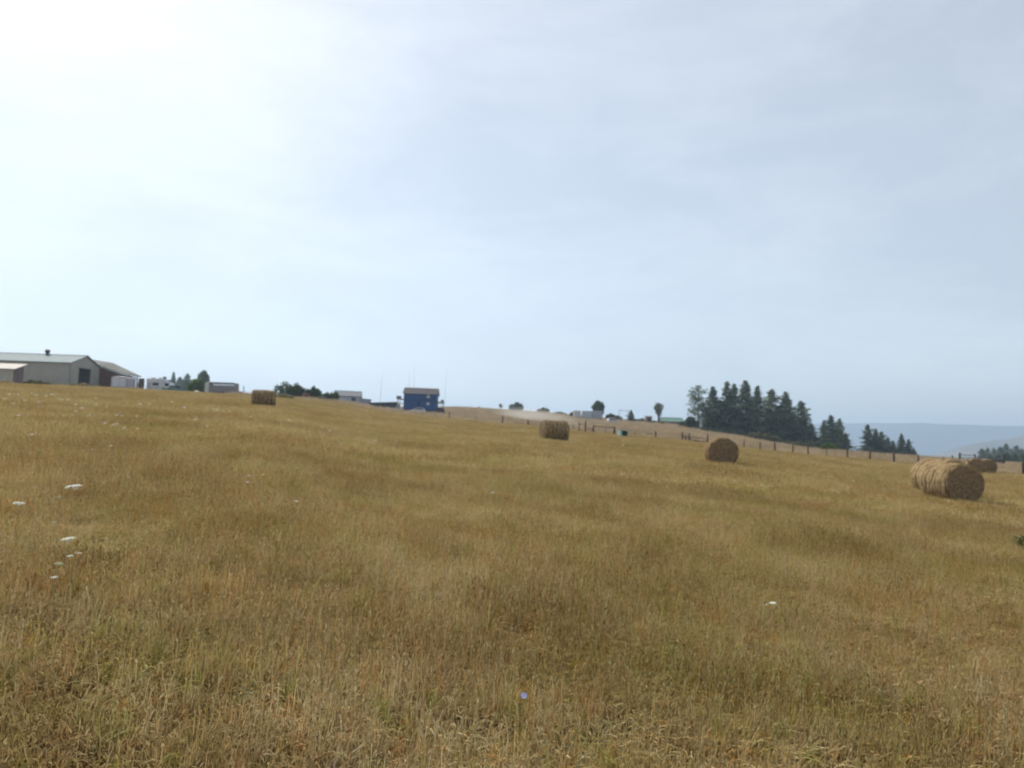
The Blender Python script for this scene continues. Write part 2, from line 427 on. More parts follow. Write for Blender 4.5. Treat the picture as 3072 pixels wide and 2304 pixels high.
def ground_mat():
    m, Nn, Ln = new_mat('field_ground')
    ge = Nn('ShaderNodeNewGeometry')
    zn = Nn('ShaderNodeAttribute'); zn.attribute_name = 'zone'
    n1 = Nn('ShaderNodeTexNoise'); n1.inputs['Scale'].default_value = 4.0; n1.inputs['Detail'].default_value = 8; n1.inputs['Roughness'].default_value = 0.7
    Ln(ge.outputs['Position'], n1.inputs['Vector'])
    r = ramp(Nn, [(0.3, (0.15, 0.105, 0.048)), (0.5, (0.27, 0.195, 0.085)), (0.72, (0.40, 0.30, 0.15))])
    Ln(n1.outputs['Fac'], r.inputs['Fac'])
    field = patches(Nn, Ln, ge.outputs['Position'], r.outputs['Color'])
    # dry pasture on the far slope: paler, pinkish straw with darker weeds
    mpn = Nn('ShaderNodeMapping'); mpn.inputs['Scale'].default_value = (0.05, 0.09, 0.05)
    Ln(ge.outputs['Position'], mpn.inputs['Vector'])
    n2 = Nn('ShaderNodeTexNoise'); n2.inputs['Scale'].default_value = 2.0; n2.inputs['Detail'].default_value = 9; n2.inputs['Roughness'].default_value = 0.62
    Ln(mpn.outputs['Vector'], n2.inputs['Vector'])
    r2 = ramp(Nn, [(0.3, (0.16, 0.135, 0.075)), (0.46, (0.29, 0.22, 0.14)), (0.6, (0.36, 0.275, 0.185)), (0.78, (0.44, 0.35, 0.225))])
    Ln(n2.outputs['Fac'], r2.inputs['Fac'])
    mx = Nn('ShaderNodeMix'); mx.data_type = 'RGBA'
    Ln(zn.outputs['Fac'], mx.inputs[0]); Ln(field, mx.inputs[6]); Ln(r2.outputs['Color'], mx.inputs[7])
    b = Nn('ShaderNodeBsdfPrincipled'); b.inputs['Roughness'].default_value = 0.95; b.inputs['Specular IOR Level'].default_value = 0.05
    Ln(mx.outputs[2], b.inputs['Base Color'])
    bp = Nn('ShaderNodeBump'); bp.inputs['Strength'].default_value = 0.9; bp.inputs['Distance'].default_value = 0.12
    Ln(n1.outputs['Fac'], bp.inputs['Height']); Ln(bp.outputs['Normal'], b.inputs['Normal'])
    o = Nn('ShaderNodeOutputMaterial'); Ln(b.outputs['BSDF'], o.inputs['Surface'])
    return m
MAT['ground'] = ground_mat()
MAT['road'] = surf('pale_dirt_road', (0.43, 0.37, 0.30), 0.95, 0.15, 0.4, 0.05, bump=0.3)
def hill_mat(name, a, b_, c, sc):
    m, Nn, Ln = new_mat(name)
    ge = Nn('ShaderNodeNewGeometry')
    n1 = Nn('ShaderNodeTexNoise'); n1.inputs['Scale'].default_value = sc; n1.inputs['Detail'].default_value = 8
    Ln(ge.outputs['Position'], n1.inputs['Vector'])
    r = ramp(Nn, [(0.35, a), (0.5, b_), (0.66, c)])
    Ln(n1.outputs['Fac'], r.inputs['Fac'])
    b = Nn('ShaderNodeBsdfDiffuse'); Ln(r.outputs['Color'], b.inputs['Color'])
    o = Nn('ShaderNodeOutputMaterial'); Ln(b.outputs['BSDF'], o.inputs['Surface'])
    return m
MAT['ridge'] = hill_mat('forested_ridge', (0.022, 0.034, 0.036), (0.035, 0.05, 0.05), (0.075, 0.08, 0.065), 0.004)
MAT['dry_hill'] = hill_mat('dry_hillside', (0.05, 0.06, 0.05), (0.12, 0.11, 0.085), (0.19, 0.16, 0.12), 0.008)

# ------------------------------------------------------------------ mesh builders
class MB:
    def __init__(self):
        self.v, self.f, self.t = [], [], []
    def add(self, verts, faces, tone=None):
        o = len(self.v)
        self.v.extend([tuple(p) for p in verts])
        self.f.extend([tuple(i + o for i in f) for f in faces])
        if tone is not None:
            self.t.extend([tone] * len(verts))
        return self
    def box(self, x0, x1, y0, y1, z0, z1):
        return self.add([(x0, y0, z0), (x1, y0, z0), (x1, y1, z0), (x0, y1, z0), (x0, y0, z1), (x1, y0, z1), (x1, y1, z1), (x0, y1, z1)],
                        [(0, 3, 2, 1), (4, 5, 6, 7), (0, 1, 5, 4), (1, 2, 6, 5), (2, 3, 7, 6), (3, 0, 4, 7)])
    def extrude(self, poly, a0, a1, axis='y'):
        """prism from a 2-D outline; axis is the direction of extrusion"""
        n = len(poly)
        def mk(p, a):
            return {'y': (p[0], a, p[1]), 'x': (a, p[0], p[1]), 'z': (p[0], p[1], a)}[axis]
        vs_ = [mk(p, a0) for p in poly] + [mk(p, a1) for p in poly]
        fs = [tuple(range(n))[::-1], tuple(range(n, 2 * n))] + [(i, (i + 1) % n, n + (i + 1) % n, n + i) for i in range(n)]
        return self.add(vs_, fs)
    def tube(self, pts, rad, seg=8, cap=True):
        pts = [Vector(p) for p in pts]
        rad = rad if isinstance(rad, (list, tuple)) else [rad] * len(pts)
        rings, vs_ = [], []
        for i, p in enumerate(pts):
            t = (pts[min(i + 1, len(pts) - 1)] - pts[max(i - 1, 0)]).normalized()
            a = t.orthogonal().normalized() if i == 0 else (a - t * a.dot(t)).normalized()
            b = t.cross(a)
            for k in range(seg):
                th = 2 * math.pi * k / seg
                vs_.append(p + a * (rad[i] * math.cos(th)) + b * (rad[i] * math.sin(th)))
        fs = []
        for i in range(len(pts) - 1):
            for k in range(seg):
                k2 = (k + 1) % seg
                fs.append((i * seg + k, i * seg + k2, (i + 1) * seg + k2, (i + 1) * seg + k))
        if cap:
            fs.append(tuple(range(seg))[::-1]); fs.append(tuple((len(pts) - 1) * seg + k for k in range(seg)))
        return self.add(vs_, fs)
    def slab(self, poly3, thick):
        """a sheet through 3-D points, thickened downwards"""
        n = len(poly3)
        vs_ = [tuple(p) for p in poly3] + [(p[0], p[1], p[2] - thick) for p in poly3]
        fs = [tuple(range(n)), tuple(range(n, 2 * n))[::-1]] + [(i, n + i, n + (i + 1) % n, (i + 1) % n) for i in range(n)]
        return self.add(vs_, fs)
    def mesh(self, name, mat, smooth=False):
        me = bpy.data.meshes.new(name)
        me.from_pydata(self.v, [], self.f)
        me.update()
        if self.t and len(self.t) == len(self.v):
            at = me.attributes.new('tone', 'FLOAT', 'POINT')
            at.data.foreach_set('value', np.array(self.t, dtype=np.float32))
        if smooth:
            me.polygons.foreach_set('use_smooth', [True] * len(me.polygons))
        me.materials.append(MAT[mat] if isinstance(mat, str) else mat)
        return me
    def build(self, name, mat, parent=None, smooth=False, loc=None):
        o = bpy.data.objects.new(name, self.mesh(name, mat, smooth))
        COL.objects.link(o)
        o.parent = parent
        if loc is not None:
            o.location = loc
        return o

def place(me, name, parent=None):
    o = bpy.data.objects.new(name, me)
    COL.objects.link(o)
    o.parent = parent
    return o

def tag(o, label, cat, group=None):
    o['label'] = label
    o['category'] = cat
    if group:
        o['group'] = group
    return o

def thing(name, label, cat, loc, rz=0.0, group=None, scale=None, rx=0.0, ry=0.0):
    o = bpy.data.objects.new(name, None)
    o.empty_display_size = 0.3
    COL.objects.link(o)
    o.location = loc
    o.rotation_euler = (rx, ry, rz)
    if scale is not None:
        o.scale = scale if isinstance(scale, (tuple, list)) else (scale,) * 3
    return tag(o, label, cat, group)

def bevel(o, w=0.03, seg=2):
    md = o.modifiers.new('bevel', 'BEVEL')
    md.width = w; md.segments = seg; md.limit_method = 'ANGLE'
    return o

def quads_mesh(name, centers, sizes, tones, mat, flat=0.0, seed=0, aspect=0.6):
    """many small randomly turned leaf faces as one mesh (numpy)"""
    rg = np.random.default_rng(seed)
    n = len(centers)
    c = np.asarray(centers, float)
    a = rg.normal(size=(n, 3)); a[:, 2] *= (1 - flat)
    a /= np.linalg.norm(a, axis=1)[:, None]
    b = rg.normal(size=(n, 3)); b -= a * (a * b).sum(1)[:, None]
    b /= np.linalg.norm(b, axis=1)[:, None]
    s = np.asarray(sizes, float)[:, None]
    pts = np.stack([c - a * s, c + b * s * aspect, c + a * s, c - b * s * aspect], axis=1).reshape(-1, 3)
    me = bpy.data.meshes.new(name)
    me.vertices.add(4 * n); me.loops.add(4 * n); me.polygons.add(n)
    me.vertices.foreach_set('co', pts.astype(np.float32).ravel())
    me.loops.foreach_set('vertex_index', np.arange(4 * n, dtype=np.int32))
    me.polygons.foreach_set('loop_start', np.arange(0, 4 * n, 4, dtype=np.int32))
    me.polygons.foreach_set('loop_total', np.full(n, 4, dtype=np.int32))
    me.update(calc_edges=True)
    at = me.attributes.new('tone', 'FLOAT', 'POINT')
    at.data.foreach_set('value', np.repeat(np.clip(tones, 0, 1), 4).astype(np.float32))
    me.materials.append(MAT[mat])
    return me

# ------------------------------------------------------------------ ground, road, hills
FENCE_D = [(-500, 112), (0, 112), (800, 122), (1345, 128), (1505, 113), (1757, 104), (2000, 98), (2325, 92), (2682, 87), (3072, 80), (3600, 75)]
def az_of(u):
    p = at_d(u, 1321 + (u - 1536) * math.tan(ROLL), 50.0)
    return math.atan2(p.x, p.y)
FA = np.array([az_of(u) for u, _ in FENCE_D]); FD = np.array([d for _, d in FENCE_D], float)

def build_ground():
    az = np.concatenate([np.linspace(-math.pi, -0.95, 60, endpoint=False), np.linspace(-0.95, 0.95, 420), np.linspace(0.95, math.pi, 61)[1:]])
    dd = np.concatenate([[0.35], np.geomspace(0.8, 140, 230), np.geomspace(140, 700, 110)[1:], np.geomspace(700, 6400, 32)[1:]])
    A, D = np.meshgrid(az[:-1], dd, indexing='ij')
    X = np.sin(A) * D; Y = np.cos(A) * D; Z = terrain(X, Y)
    na, nd = A.shape
    co = np.stack([X, Y, Z], -1).reshape(-1, 3)
    i, j = np.meshgrid(np.arange(na), np.arange(nd - 1), indexing='ij')
    i2 = (i + 1) % na
    q = np.stack([i * nd + j, i * nd + j + 1, i2 * nd + j + 1, i2 * nd + j], -1).reshape(-1, 4)
    co = np.vstack([co, [[0, 0, 0]]])
    t = np.stack([np.arange(na) * nd, ((np.arange(na) + 1) % na) * nd, np.full(na, na * nd)], -1)
    me = bpy.data.meshes.new('ground')
    me.from_pydata(co.tolist(), [], q.tolist() + t.tolist())
    fd = np.interp(np.arctan2(co[:, 0], co[:, 1]), FA, FD)
    d = np.hypot(co[:, 0], co[:, 1])
    zone = np.clip((d - fd - 1) / 6.0, 0, 1)
    at = me.attributes.new('zone', 'FLOAT', 'POINT')
    at.data.foreach_set('value', zone.astype(np.float32))
    me.polygons.foreach_set('use_smooth', [True] * len(me.polygons))
    me.materials.append(MAT['ground'])
    o = bpy.data.objects.new('ground', me)
    COL.objects.link(o)
    o['kind'] = 'structure'
    return o
build_ground()

def ribbon(name, mat, pts, width, lift):
    """a strip draped over the land along (photo column, distance) points"""
    xy = []
    for u, d in pts:
        a = az_of(u)
        xy.append((math.sin(a) * d, math.cos(a) * d))
    xy = np.array(xy)
    seg = np.concatenate([[0], np.cumsum(np.hypot(*np.diff(xy, axis=0).T))])
    s = np.arange(0, seg[-1], 1.6)
    P = pchip(seg, xy, s)
    T = np.gradient(P, axis=0); T /= np.linalg.norm(T, axis=1)[:, None]
    Nn = np.stack([-T[:, 1], T[:, 0]], -1)
    nw = 7
    rows = []
    for k in range(nw):
        o = (k / (nw - 1) - 0.5) * width
        Q = P + Nn * (o * (1 + 0.08 * np.sin(s * 0.13 + k))[:, None])
        rows.append(np.column_stack([Q, terrain(Q[:, 0], Q[:, 1]) + lift]))
    co = np.stack(rows, 1).reshape(-1, 3)
    n = len(s)
    fs = [(i * nw + k, i * nw + k + 1, (i + 1) * nw + k + 1, (i + 1) * nw + k) for i in range(n - 1) for k in range(nw - 1)]
    me = bpy.data.meshes.new(name)
    me.from_pydata(co.tolist(), [], fs)
    me.polygons.foreach_set('use_smooth', [True] * len(me.polygons))
    me.materials.append(MAT[mat])
    o = bpy.data.objects.new(name, me)
    COL.objects.link(o)
    o['kind'] = 'structure'
ROAD = [(3700, 96), (3072, 100), (2700, 106), (2400, 112), (2150, 122), (1950, 136), (1750, 160), (1600, 190), (1540, 212)]
ribbon('road', 'road', ROAD, 7.0, 0.06)

def hill(name, mat, prof, depth, base, seed, rough):
    """prof: (azimuth deg, distance, crest height). A rounded ridge with a front and a back slope."""
    pr = np.array(prof, float)
    az = np.radians(np.linspace(pr[0, 0], pr[-1, 0], 320))
    dist = pchip(np.radians(pr[:, 0]), pr[:, 1], az); crest = pchip(np.radians(pr[:, 0]), pr[:, 2], az)
    prof_t = [(-1.0, 0.0), (-0.8, 0.12), (-0.6, 0.34), (-0.4, 0.60), (-0.22, 0.82), (-0.08, 0.96), (0.0, 1.0), (0.12, 0.97), (0.35, 0.75), (0.7, 0.3), (1.0, 0.0)]
    co = []
    for i, a in enumerate(az):
        for t, h in prof_t:
            d = dist[i] + t * depth
            x, y = math.sin(a) * d, math.cos(a) * d
            nzv = noise.fractal(Vector((x * rough, y * rough, seed)), 1.0, 2.0, 5)
            z = base + (crest[i] - base) * h * (1 + 0.06 * nzv * (1.0 if h < 0.97 else 0.6)) + nzv * 6 * h + (3.0 * noise.noise(Vector((x * .011, y * .011, seed))) if h > .9 else 0.0)
            co.append((x, y, z))
    m = len(prof_t)
    fs = [(i * m + k, (i + 1) * m + k, (i + 1) * m + k + 1, i * m + k + 1) for i in range(len(az) - 1) for k in range(m - 1)]
    me = bpy.data.meshes.new(name)
    me.from_pydata(co, [], fs)
    me.polygons.foreach_set('use_smooth', [True] * len(me.polygons))
    me.materials.append(MAT[mat])
    o = bpy.data.objects.new(name, me)
    COL.objects.link(o)
    o['kind'] = 'structure'
hill('forested_ridge', 'ridge', [(10, 5500, -63), (14, 5500, 12), (19, 5500, 112), (22.5, 5500, 193), (27, 5500, 202), (31, 5500, 204), (34, 5500, 200), (40, 5500, 212), (52, 5500, 225), (70, 5500, 202)], 700, -75, 3.0, 0.0015)
hill('dry_hillside', 'dry_hill', [(26, 2900, -45), (29.5, 2900, 0), (31.5, 2900, 33), (33.2, 2900, 51), (36, 2900, 79), (42, 2900, 102), (50, 2900, 89), (60, 2900, 26)], 520, -65, 9.0, 0.004)

# ------------------------------------------------------------------ hay bales
BR, BL = 0.70, 1.55
def bale_meshes(seed):
    rg = random.Random(seed)
    nseg, nl = 112, 40
    grooves = [-0.62, -0.44, -0.25, -0.06, 0.13, 0.33, 0.52, 0.68]
    def rad(th, x):
        p = Vector((math.cos(th) * 1.2, math.sin(th) * 1.2, x * 2.2 + seed * 7))
        r = BR * (1 + 0.035 * noise.fractal(p, 1.0, 2.0, 4))
        r += 0.026 * noise.noise(Vector((math.cos(th) * 2, math.sin(th) * 2, x * 14 + seed)))
        for g in grooves:
            r -= 0.042 * math.exp(-((x - g) / 0.032) ** 2) * (0.6 + 0.8 * noise.noise(Vector((math.cos(th), math.sin(th), g * 9 + seed))))
        e = abs(x) / (BL / 2)
        if e > 0.86:
            r -= 0.075 * ((e - 0.86) / 0.14) ** 2
        return r
    def squash(z):
        # the roll settles: flat foot, slightly lower crown
        return max(z * (0.96 if z > 0 else 1.0), -BR * 0.86)
    def pt(th, x, k=1.0, dx=0.0):
        r = rad(th, x) * k
        return (x + dx, r * math.cos(th), squash(r * math.sin(th)) + BR * 0.86)
    b = MB()
    vs_ = [pt(2 * math.pi * k / nseg, -BL / 2 + BL * i / nl) for i in range(nl + 1) for k in range(nseg)]
    fs = [(i * nseg + k, i * nseg + (k + 1) % nseg, (i + 1) * nseg + (k + 1) % nseg, (i + 1) * nseg + k) for i in range(nl) for k in range(nseg)]
    roll = b.add(vs_, fs).mesh('roll', 'hay', True)
    ends = []
    for s in (-1, 1):
        e = MB()
        nr = 26
        vs_ = []
        for j in range(nr):
            f = 1 - j / nr
            for k in range(nseg):
                th = 2 * math.pi * k / nseg
                spiral = 0.016 * math.sin(2 * math.pi * (f * 9 + k / nseg)) + 0.03 * noise.noise(Vector((f * 5 * math.cos(th), f * 5 * math.sin(th), seed * 3 + s)))
                dish = 0.03 * (1 - f) - (0.0 if f > 0.1 else 0.03)
                w = 0.0 if j == 0 else 1.0
                vs_.append(pt(th, s * BL / 2, f, s * w * (spiral + dish)))
        vs_.append((s * (BL / 2 - 0.02), 0, BR * 0.86))
        fs = [(j * nseg + k, j * nseg + (k + 1) % nseg, (j + 1) * nseg + (k + 1) % nseg, (j + 1) * nseg + k) for j in range(nr - 1) for k in range(nseg)]
        fs += [((nr - 1) * nseg + k, (nr - 1) * nseg + (k + 1) % nseg, nr * nseg) for k in range(nseg)]
        if s > 0:
            fs = [f[::-1] for f in fs]
        ends.append(e.add(vs_, fs).mesh('end_face', 'hay_end', True))
    # loose strands lying on and sticking out of the roll
    st = MB()
    for _ in range(3800):
        th = rg.uniform(-0.6, math.pi + 0.6); x = rg.uniform(-BL / 2, BL / 2)
        p = Vector(pt(th, x, 1.003))
        nrm = Vector((0, math.cos(th), math.sin(th))); tan = Vector((0, -math.sin(th), math.cos(th)))
        d = (tan * rg.choice((-1, 1)) + Vector((rg.gauss(0, 0.35), 0, 0)) + nrm * rg.uniform(0.0, 0.30)).normalized()
        ln = rg.uniform(0.06, 0.2)
        w = d.cross(nrm).normalized() * rg.uniform(0.002, 0.005)
        q = p + d * ln * 0.5 + nrm * 0.012; e = p + d * ln + nrm * rg.uniform(-0.03, 0.03)
        st.add([p - w, p + w, q + w, q - w, e], [(0, 1, 2, 3), (3, 2, 4)], rg.random())
    for _ in range(900):
        s = rg.choice((-1, 1)); th = rg.uniform(0, 2 * math.pi); f = math.sqrt(rg.uniform(0, 1))
        p = Vector(pt(th, s * BL / 2, f, s * 0.02))
        d = Vector((s * rg.uniform(0.05, 0.5), rg.gauss(0, 1), rg.gauss(0, 1))).normalized()
        ln = rg.uniform(0.04, 0.13)
        w = d.cross(Vector((1, 0, 0.1))).normalized() * 0.0035
        st.add([p - w, p + w, p + d * ln], [(0, 1, 2)], rg.random() * 0.6)
    strands = st.mesh('loose_straw', 'hay_strand')
    tw = []
    for g in grooves[1::2]:
        t = MB()
        pts = []
        for k in range(49):
            th = 2 * math.pi * k / 48
            pts.append(Vector(pt(th, g, 1.006, 0.006 * math.sin(3 * th + g))))
        t.tube(pts, 0.007, 5, cap=False)
        tw.append(t.mesh('twine', 'twine'))
    return roll, ends, strands, tw
BALES = [bale_meshes(k) for k in range(3)]

def hay_bale(label, loc, rz, k, sink=0.03, scale=1.0):
    o = thing('hay_bale', label, 'hay bale', (loc[0], loc[1], loc[2] - sink), rz, 'round hay bales in the mown field', scale)
    roll, ends, strands, tw = BALES[k]
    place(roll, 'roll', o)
    for e in ends:
        place(e, 'end_face', o)
    s = place(strands, 'loose_straw', o)
    s['kind'] = 'stuff'
    for t in tw:
        place(t, 'twine', o)
    return o

def bale_at(label, u, v, y, rz, k, scale=1.0, sink=0.03):
    return hay_bale(label, ground_y(u, v, y), rz, k, sink, scale)
BALE_XY = []
def bale(label, u, v, y, rz, k, scale=1.0, sink=0.03):
    o = bale_at(label, u, v, y, rz, k, scale, sink)
    BALE_XY.append((o.location.x, o.location.y, rz))
# axis of a bale is its local x; rz turns it in plan
bale('biggest hay bale, nearest on the right, dark end facing the camera', 2853, 1450, 25.9, R(90 + 1), 0)
bale('hay bale tucked close behind the biggest one, only its left shoulder showing', 2822, 1430, 28.6, R(90 + 4), 1, 1.06)
bale('hay bale with round dark end facing us, in front of the pine clump', 2163, 1360, 35.0, R(90 - 8), 2)
bale('hay bale seen side on in the middle, tan left end and dark streaked side', 1662, 1300, 46.0, R(14), 1, 1.0)
bale('farthest hay bale to the left, seen side on near the skyline shrubs', 790, 1210, 52.0, R(19), 0, 1.0, .12)
bale('left one of the two small bales at the far right edge', 2928, 1412, 62.0, R(60), 2)
bale('right one of the two small bales at the far right edge', 2958, 1416, 64.5, R(75), 0, 0.95)

# ------------------------------------------------------------------ grass of the mown field
def grass_patch(seed, n, rad_, hmin, hmax, width, lying, tall):
    """a round patch of stubble: upright blades, seed heads and cut stalks lying about"""
    rg = random.Random(seed)
    b = MB()
    for i in range(n):
        r = rad_ * math.sqrt(rg.random()) * rg.uniform(.9, 1.0); a = rg.uniform(0, 2 * math.pi)
        px, py = r * math.cos(a), r * math.sin(a)
        clump = noise.noise(Vector((px * 3.1, py * 3.1, seed * 1.7)))
        h = rg.uniform(hmin, hmax) * (1 + .55 * clump)
        la = rg.uniform(0, 2 * math.pi); cx_, sx_ = math.cos(la), math.sin(la)
        tone = min(1, max(0, rg.gauss(0.5, 0.17) + .22 * noise.noise(Vector((px * 2.2, py * 2.2, seed * 3.3 + 9)))))
        w = width * rg.uniform(0.6, 1.3) * .5
        k = rg.random()
        if k < lying:
            z = rg.uniform(0.01, hmin * 1.1); dz = rg.uniform(-.02, .05); ln = rg.uniform(0.05, 0.15)
            ox, oy = -sx_ * w, cx_ * w
            ex, ey = px + cx_ * ln, py + sx_ * ln
            mx_, my_ = px + cx_ * ln * .5, py + sx_ * ln * .5
            b.add([(px - ox, py - oy, z), (px + ox, py + oy, z + w), (mx_ + ox, my_ + oy, z + dz * .5 + .014 + w), (mx_ - ox, my_ - oy, z + dz * .5 + .014), (ex, ey, z + dz)], [(0, 1, 2, 3), (3, 2, 4)], min(1, tone + .03))
            continue
        lean = rg.uniform(0.1, 0.8)
        sa = la + 1.57 + rg.uniform(-1, 1)
        ox, oy = math.cos(sa) * w, math.sin(sa) * w
        if k < lying + tall:
            h *= rg.uniform(1.15, 1.7); lean *= 0.5
            m = (px + cx_ * lean * h * .25, py + sx_ * lean * h * .25, h * .6)
            t = (px + cx_ * lean * h * .6, py + sx_ * lean * h * .6, h * .95)
            b.add([(px - ox * .7, py - oy * .7, -.03), (px + ox * .7, py + oy * .7, -.03), (m[0] + ox * .6, m[1] + oy * .6, m[2]), (m[0] - ox * .6, m[1] - oy * .6, m[2]), (t[0] + ox * .5, t[1] + oy * .5, t[2]), (t[0] - ox * .5, t[1] - oy * .5, t[2])],
                  [(0, 1, 2, 3), (3, 2, 4, 5)], tone)
            hl = rg.uniform(0.018, 0.036); g = 1.5 + .6 * rg.random()
            for qx, qy in ((ox * g, oy * g), (-oy * g, ox * g)):
                b.add([t, (t[0] + qx + cx_ * hl * .2, t[1] + qy + sx_ * hl * .2, t[2] + hl * .45), (t[0] + cx_ * hl * .5, t[1] + sx_ * hl * .5, t[2] + hl), (t[0] - qx + cx_ * hl * .2, t[1] - qy + sx_ * hl * .2, t[2] + hl * .45)], [(0, 1, 2, 3)], max(0, min(1, tone + rg.uniform(-.2, .25))))
        else:
            m = (px + cx_ * lean * h * .3, py + sx_ * lean * h * .3, h * .6)
            t = (px + cx_ * lean * h, py + sx_ * lean * h, h * (1 - .3 * lean))
            b.add([(px - ox, py - oy, -.03), (px + ox, py + oy, -.03), (m[0] + ox * .8, m[1] + oy * .8, m[2]), (m[0] - ox * .8, m[1] - oy * .8, m[2]), t], [(0, 1, 2, 3), (3, 2, 4)], tone)
    return b.mesh('grass_patch', 'grass')

def patch_collection(name, specs):
    c = bpy.data.collections.new(name)
    for i, s in enumerate(specs):
        o = bpy.data.objects.new('%s_%02d' % (name, i), grass_patch(*s))
        c.objects.link(o)
    return c
near_c = patch_collection('near_patches', [(100 + i, 4800, 0.72, 0.05, 0.13, 0.0052, 0.34, 0.15) for i in range(5)])
far_c = patch_collection('far_patches', [(200 + i, 2900, 1.45, 0.05, 0.12, 0.013, 0.30, 0.10) for i in range(4)])

def grid_points(d0, d1, step, az0=-0.80, az1=0.80):
    """jittered lattice over the field between two distances from the camera"""
    ys = np.arange(-2.0, d1 + step, step * .87); xs = np.arange(-d1, d1 + step, step)
    X, Y = np.meshgrid(xs, ys)
    X = X + (np.arange(len(ys)) % 2)[:, None] * step * .5
    X = (X + RNG.uniform(-.22, .22, X.shape) * step).ravel(); Y = (Y + RNG.uniform(-.22, .22, Y.shape) * step).ravel()
    d = np.hypot(X, Y); a = np.arctan2(X, Y)
    keep = (d >= d0) & (d < d1) & (((a > az0) & (a < az1)) | (d < 2.5)) & (d < np.interp(a, FA, FD) + 1.5)
    X, Y = X[keep], Y[keep]
    return np.column_stack([X, Y, terrain(X, Y)])

def scatter(name, pts, coll, nvar, smin, smax):
    n = len(pts)
    me = bpy.data.meshes.new(name)
    me.vertices.add(n)
    me.vertices.foreach_set('co', pts.astype(np.float32).ravel())
    hn = smooth_noise(pts[:, 0] * 0.9 + 5, pts[:, 1] * 0.8)
    sc = RNG.uniform(smin, smax, n)
    e = 0.5
    gx = (terrain(pts[:, 0] + e, pts[:, 1]) - terrain(pts[:, 0] - e, pts[:, 1])) / (2 * e)
    gy = (terrain(pts[:, 0], pts[:, 1] + e) - terrain(pts[:, 0], pts[:, 1] - e)) / (2 * e)
    rot = []
    up = Vector((0, 0, 1))
    for i in range(n):
        q = up.rotation_difference(Vector((-gx[i], -gy[i], 1)).normalized())
        rot.append((q.to_matrix() @ Matrix.Rotation(RNG.uniform(0, 6.283), 3, 'Z')).to_euler()[:])
    scl = np.column_stack([sc, sc, sc * (1 + .25 * hn)])
    for nm, tp, key, val in (('rot', 'FLOAT_VECTOR', 'vector', np.array(rot)), ('size', 'FLOAT_VECTOR', 'vector', scl), ('variant', 'INT', 'value', RNG.integers(0, nvar, n))):
        a = me.attributes.new(nm, tp, 'POINT')
        a.data.foreach_set(key, val.astype(np.int32 if tp == 'INT' else np.float32).ravel())
    o = bpy.data.objects.new(name, me)
    COL.objects.link(o)
    ng = bpy.data.node_groups.new(name + '_nodes', 'GeometryNodeTree')
    ng.interface.new_socket('Geometry', in_out='INPUT', socket_type='NodeSocketGeometry')
    ng.interface.new_socket('Geometry', in_out='OUTPUT', socket_type='NodeSocketGeometry')
    nn, ll = ng.nodes.new, ng.links.new
    gi, go = nn('NodeGroupInput'), nn('NodeGroupOutput')
    ip = nn('GeometryNodeInstanceOnPoints')
    ci = nn('GeometryNodeCollectionInfo')
    ci.inputs['Collection'].default_value = coll
    ci.inputs['Separate Children'].default_value = True
    ci.inputs['Reset Children'].default_value = True
    def attr(nm, tp):
        x = nn('GeometryNodeInputNamedAttribute'); x.data_type = tp; x.inputs['Name'].default_value = nm
        return x.outputs['Attribute']
    er = nn('FunctionNodeEulerToRotation')
    ll(attr('rot', 'FLOAT_VECTOR'), er.inputs[0])
    ll(gi.outputs[0], ip.inputs['Points']); ll(ci.outputs[0], ip.inputs['Instance'])
    ip.inputs['Pick Instance'].default_value = True
    ll(attr('variant', 'INT'), ip.inputs['Instance Index'])
    ll(er.outputs[0], ip.inputs['Rotation'])
    ll(attr('size', 'FLOAT_VECTOR'), ip.inputs['Scale'])
    ll(ip.outputs[0], go.inputs[0])
    md = o.modifiers.new('scatter', 'NODES')
    md.node_group = ng
    return o
g = scatter('mown_grass', grid_points(0.0, 19.0, 0.92), near_c, 5, 0.95, 1.1)
g['kind'] = 'stuff'
tag(g, 'short dry golden and olive stubble grass in the foreground of the field', 'grass')
g = scatter('field_grass', np.vstack([grid_points(18.6, 60.0, 1.75), grid_points(60.0, 132.0, 2.3)]), far_c, 4, 0.95, 1.1)
g['kind'] = 'stuff'
tag(g, 'dry tan grass covering the far part of the mown field', 'grass')

MAT['pasture'] = leafy('pasture_grass', [(0.0, (0.20, 0.155, 0.085)), (0.4, (0.38, 0.295, 0.18)), (0.75, (0.50, 0.40, 0.265)), (1.0, (0.60, 0.51, 0.36))], 0.25)
def pasture_points():
    a0, a1 = az_of(700), az_of(3072)
    n = 5200
    d = np.sqrt(RNG.uniform(78 ** 2, 290 ** 2, n)); a = RNG.uniform(a0, a1, n)
    k = d > np.interp(a, FA, FD) + 2.0
    d, a = d[k], a[k]
    x, y = np.sin(a) * d, np.cos(a) * d
    pts = [(math.sin(az_of(u)) * q, math.cos(az_of(u)) * q) for u, q in ROAD]
    far = np.ones(len(x), bool)
    for (x0, y0), (x1, y1) in zip(pts[:-1], pts[1:]):
        t = np.clip(((x - x0) * (x1 - x0) + (y - y0) * (y1 - y0)) / ((x1 - x0) ** 2 + (y1 - y0) ** 2), 0, 1)
        far &= np.hypot(x - x0 - t * (x1 - x0), y - y0 - t * (y1 - y0)) > 4.6
    x, y = x[far], y[far]
    return np.column_stack([x, y, terrain(x, y)])
pc = bpy.data.collections.new('pasture_patches')
for i in range(3):
    me = grass_patch(300 + i, 700, 1.6, 0.12, 0.34, 0.03, 0.1, 0.2)
    me.materials.clear(); me.materials.append(MAT['pasture'])
    pc.objects.link(bpy.data.objects.new('pasture_patch_%02d' % i, me))
g = scatter('pasture_grass', pasture_points(), pc, 3, 0.8, 1.3)
g['kind'] = 'stuff'
tag(g, 'longer pale dry grass on the slope beyond the fence', 'grass')

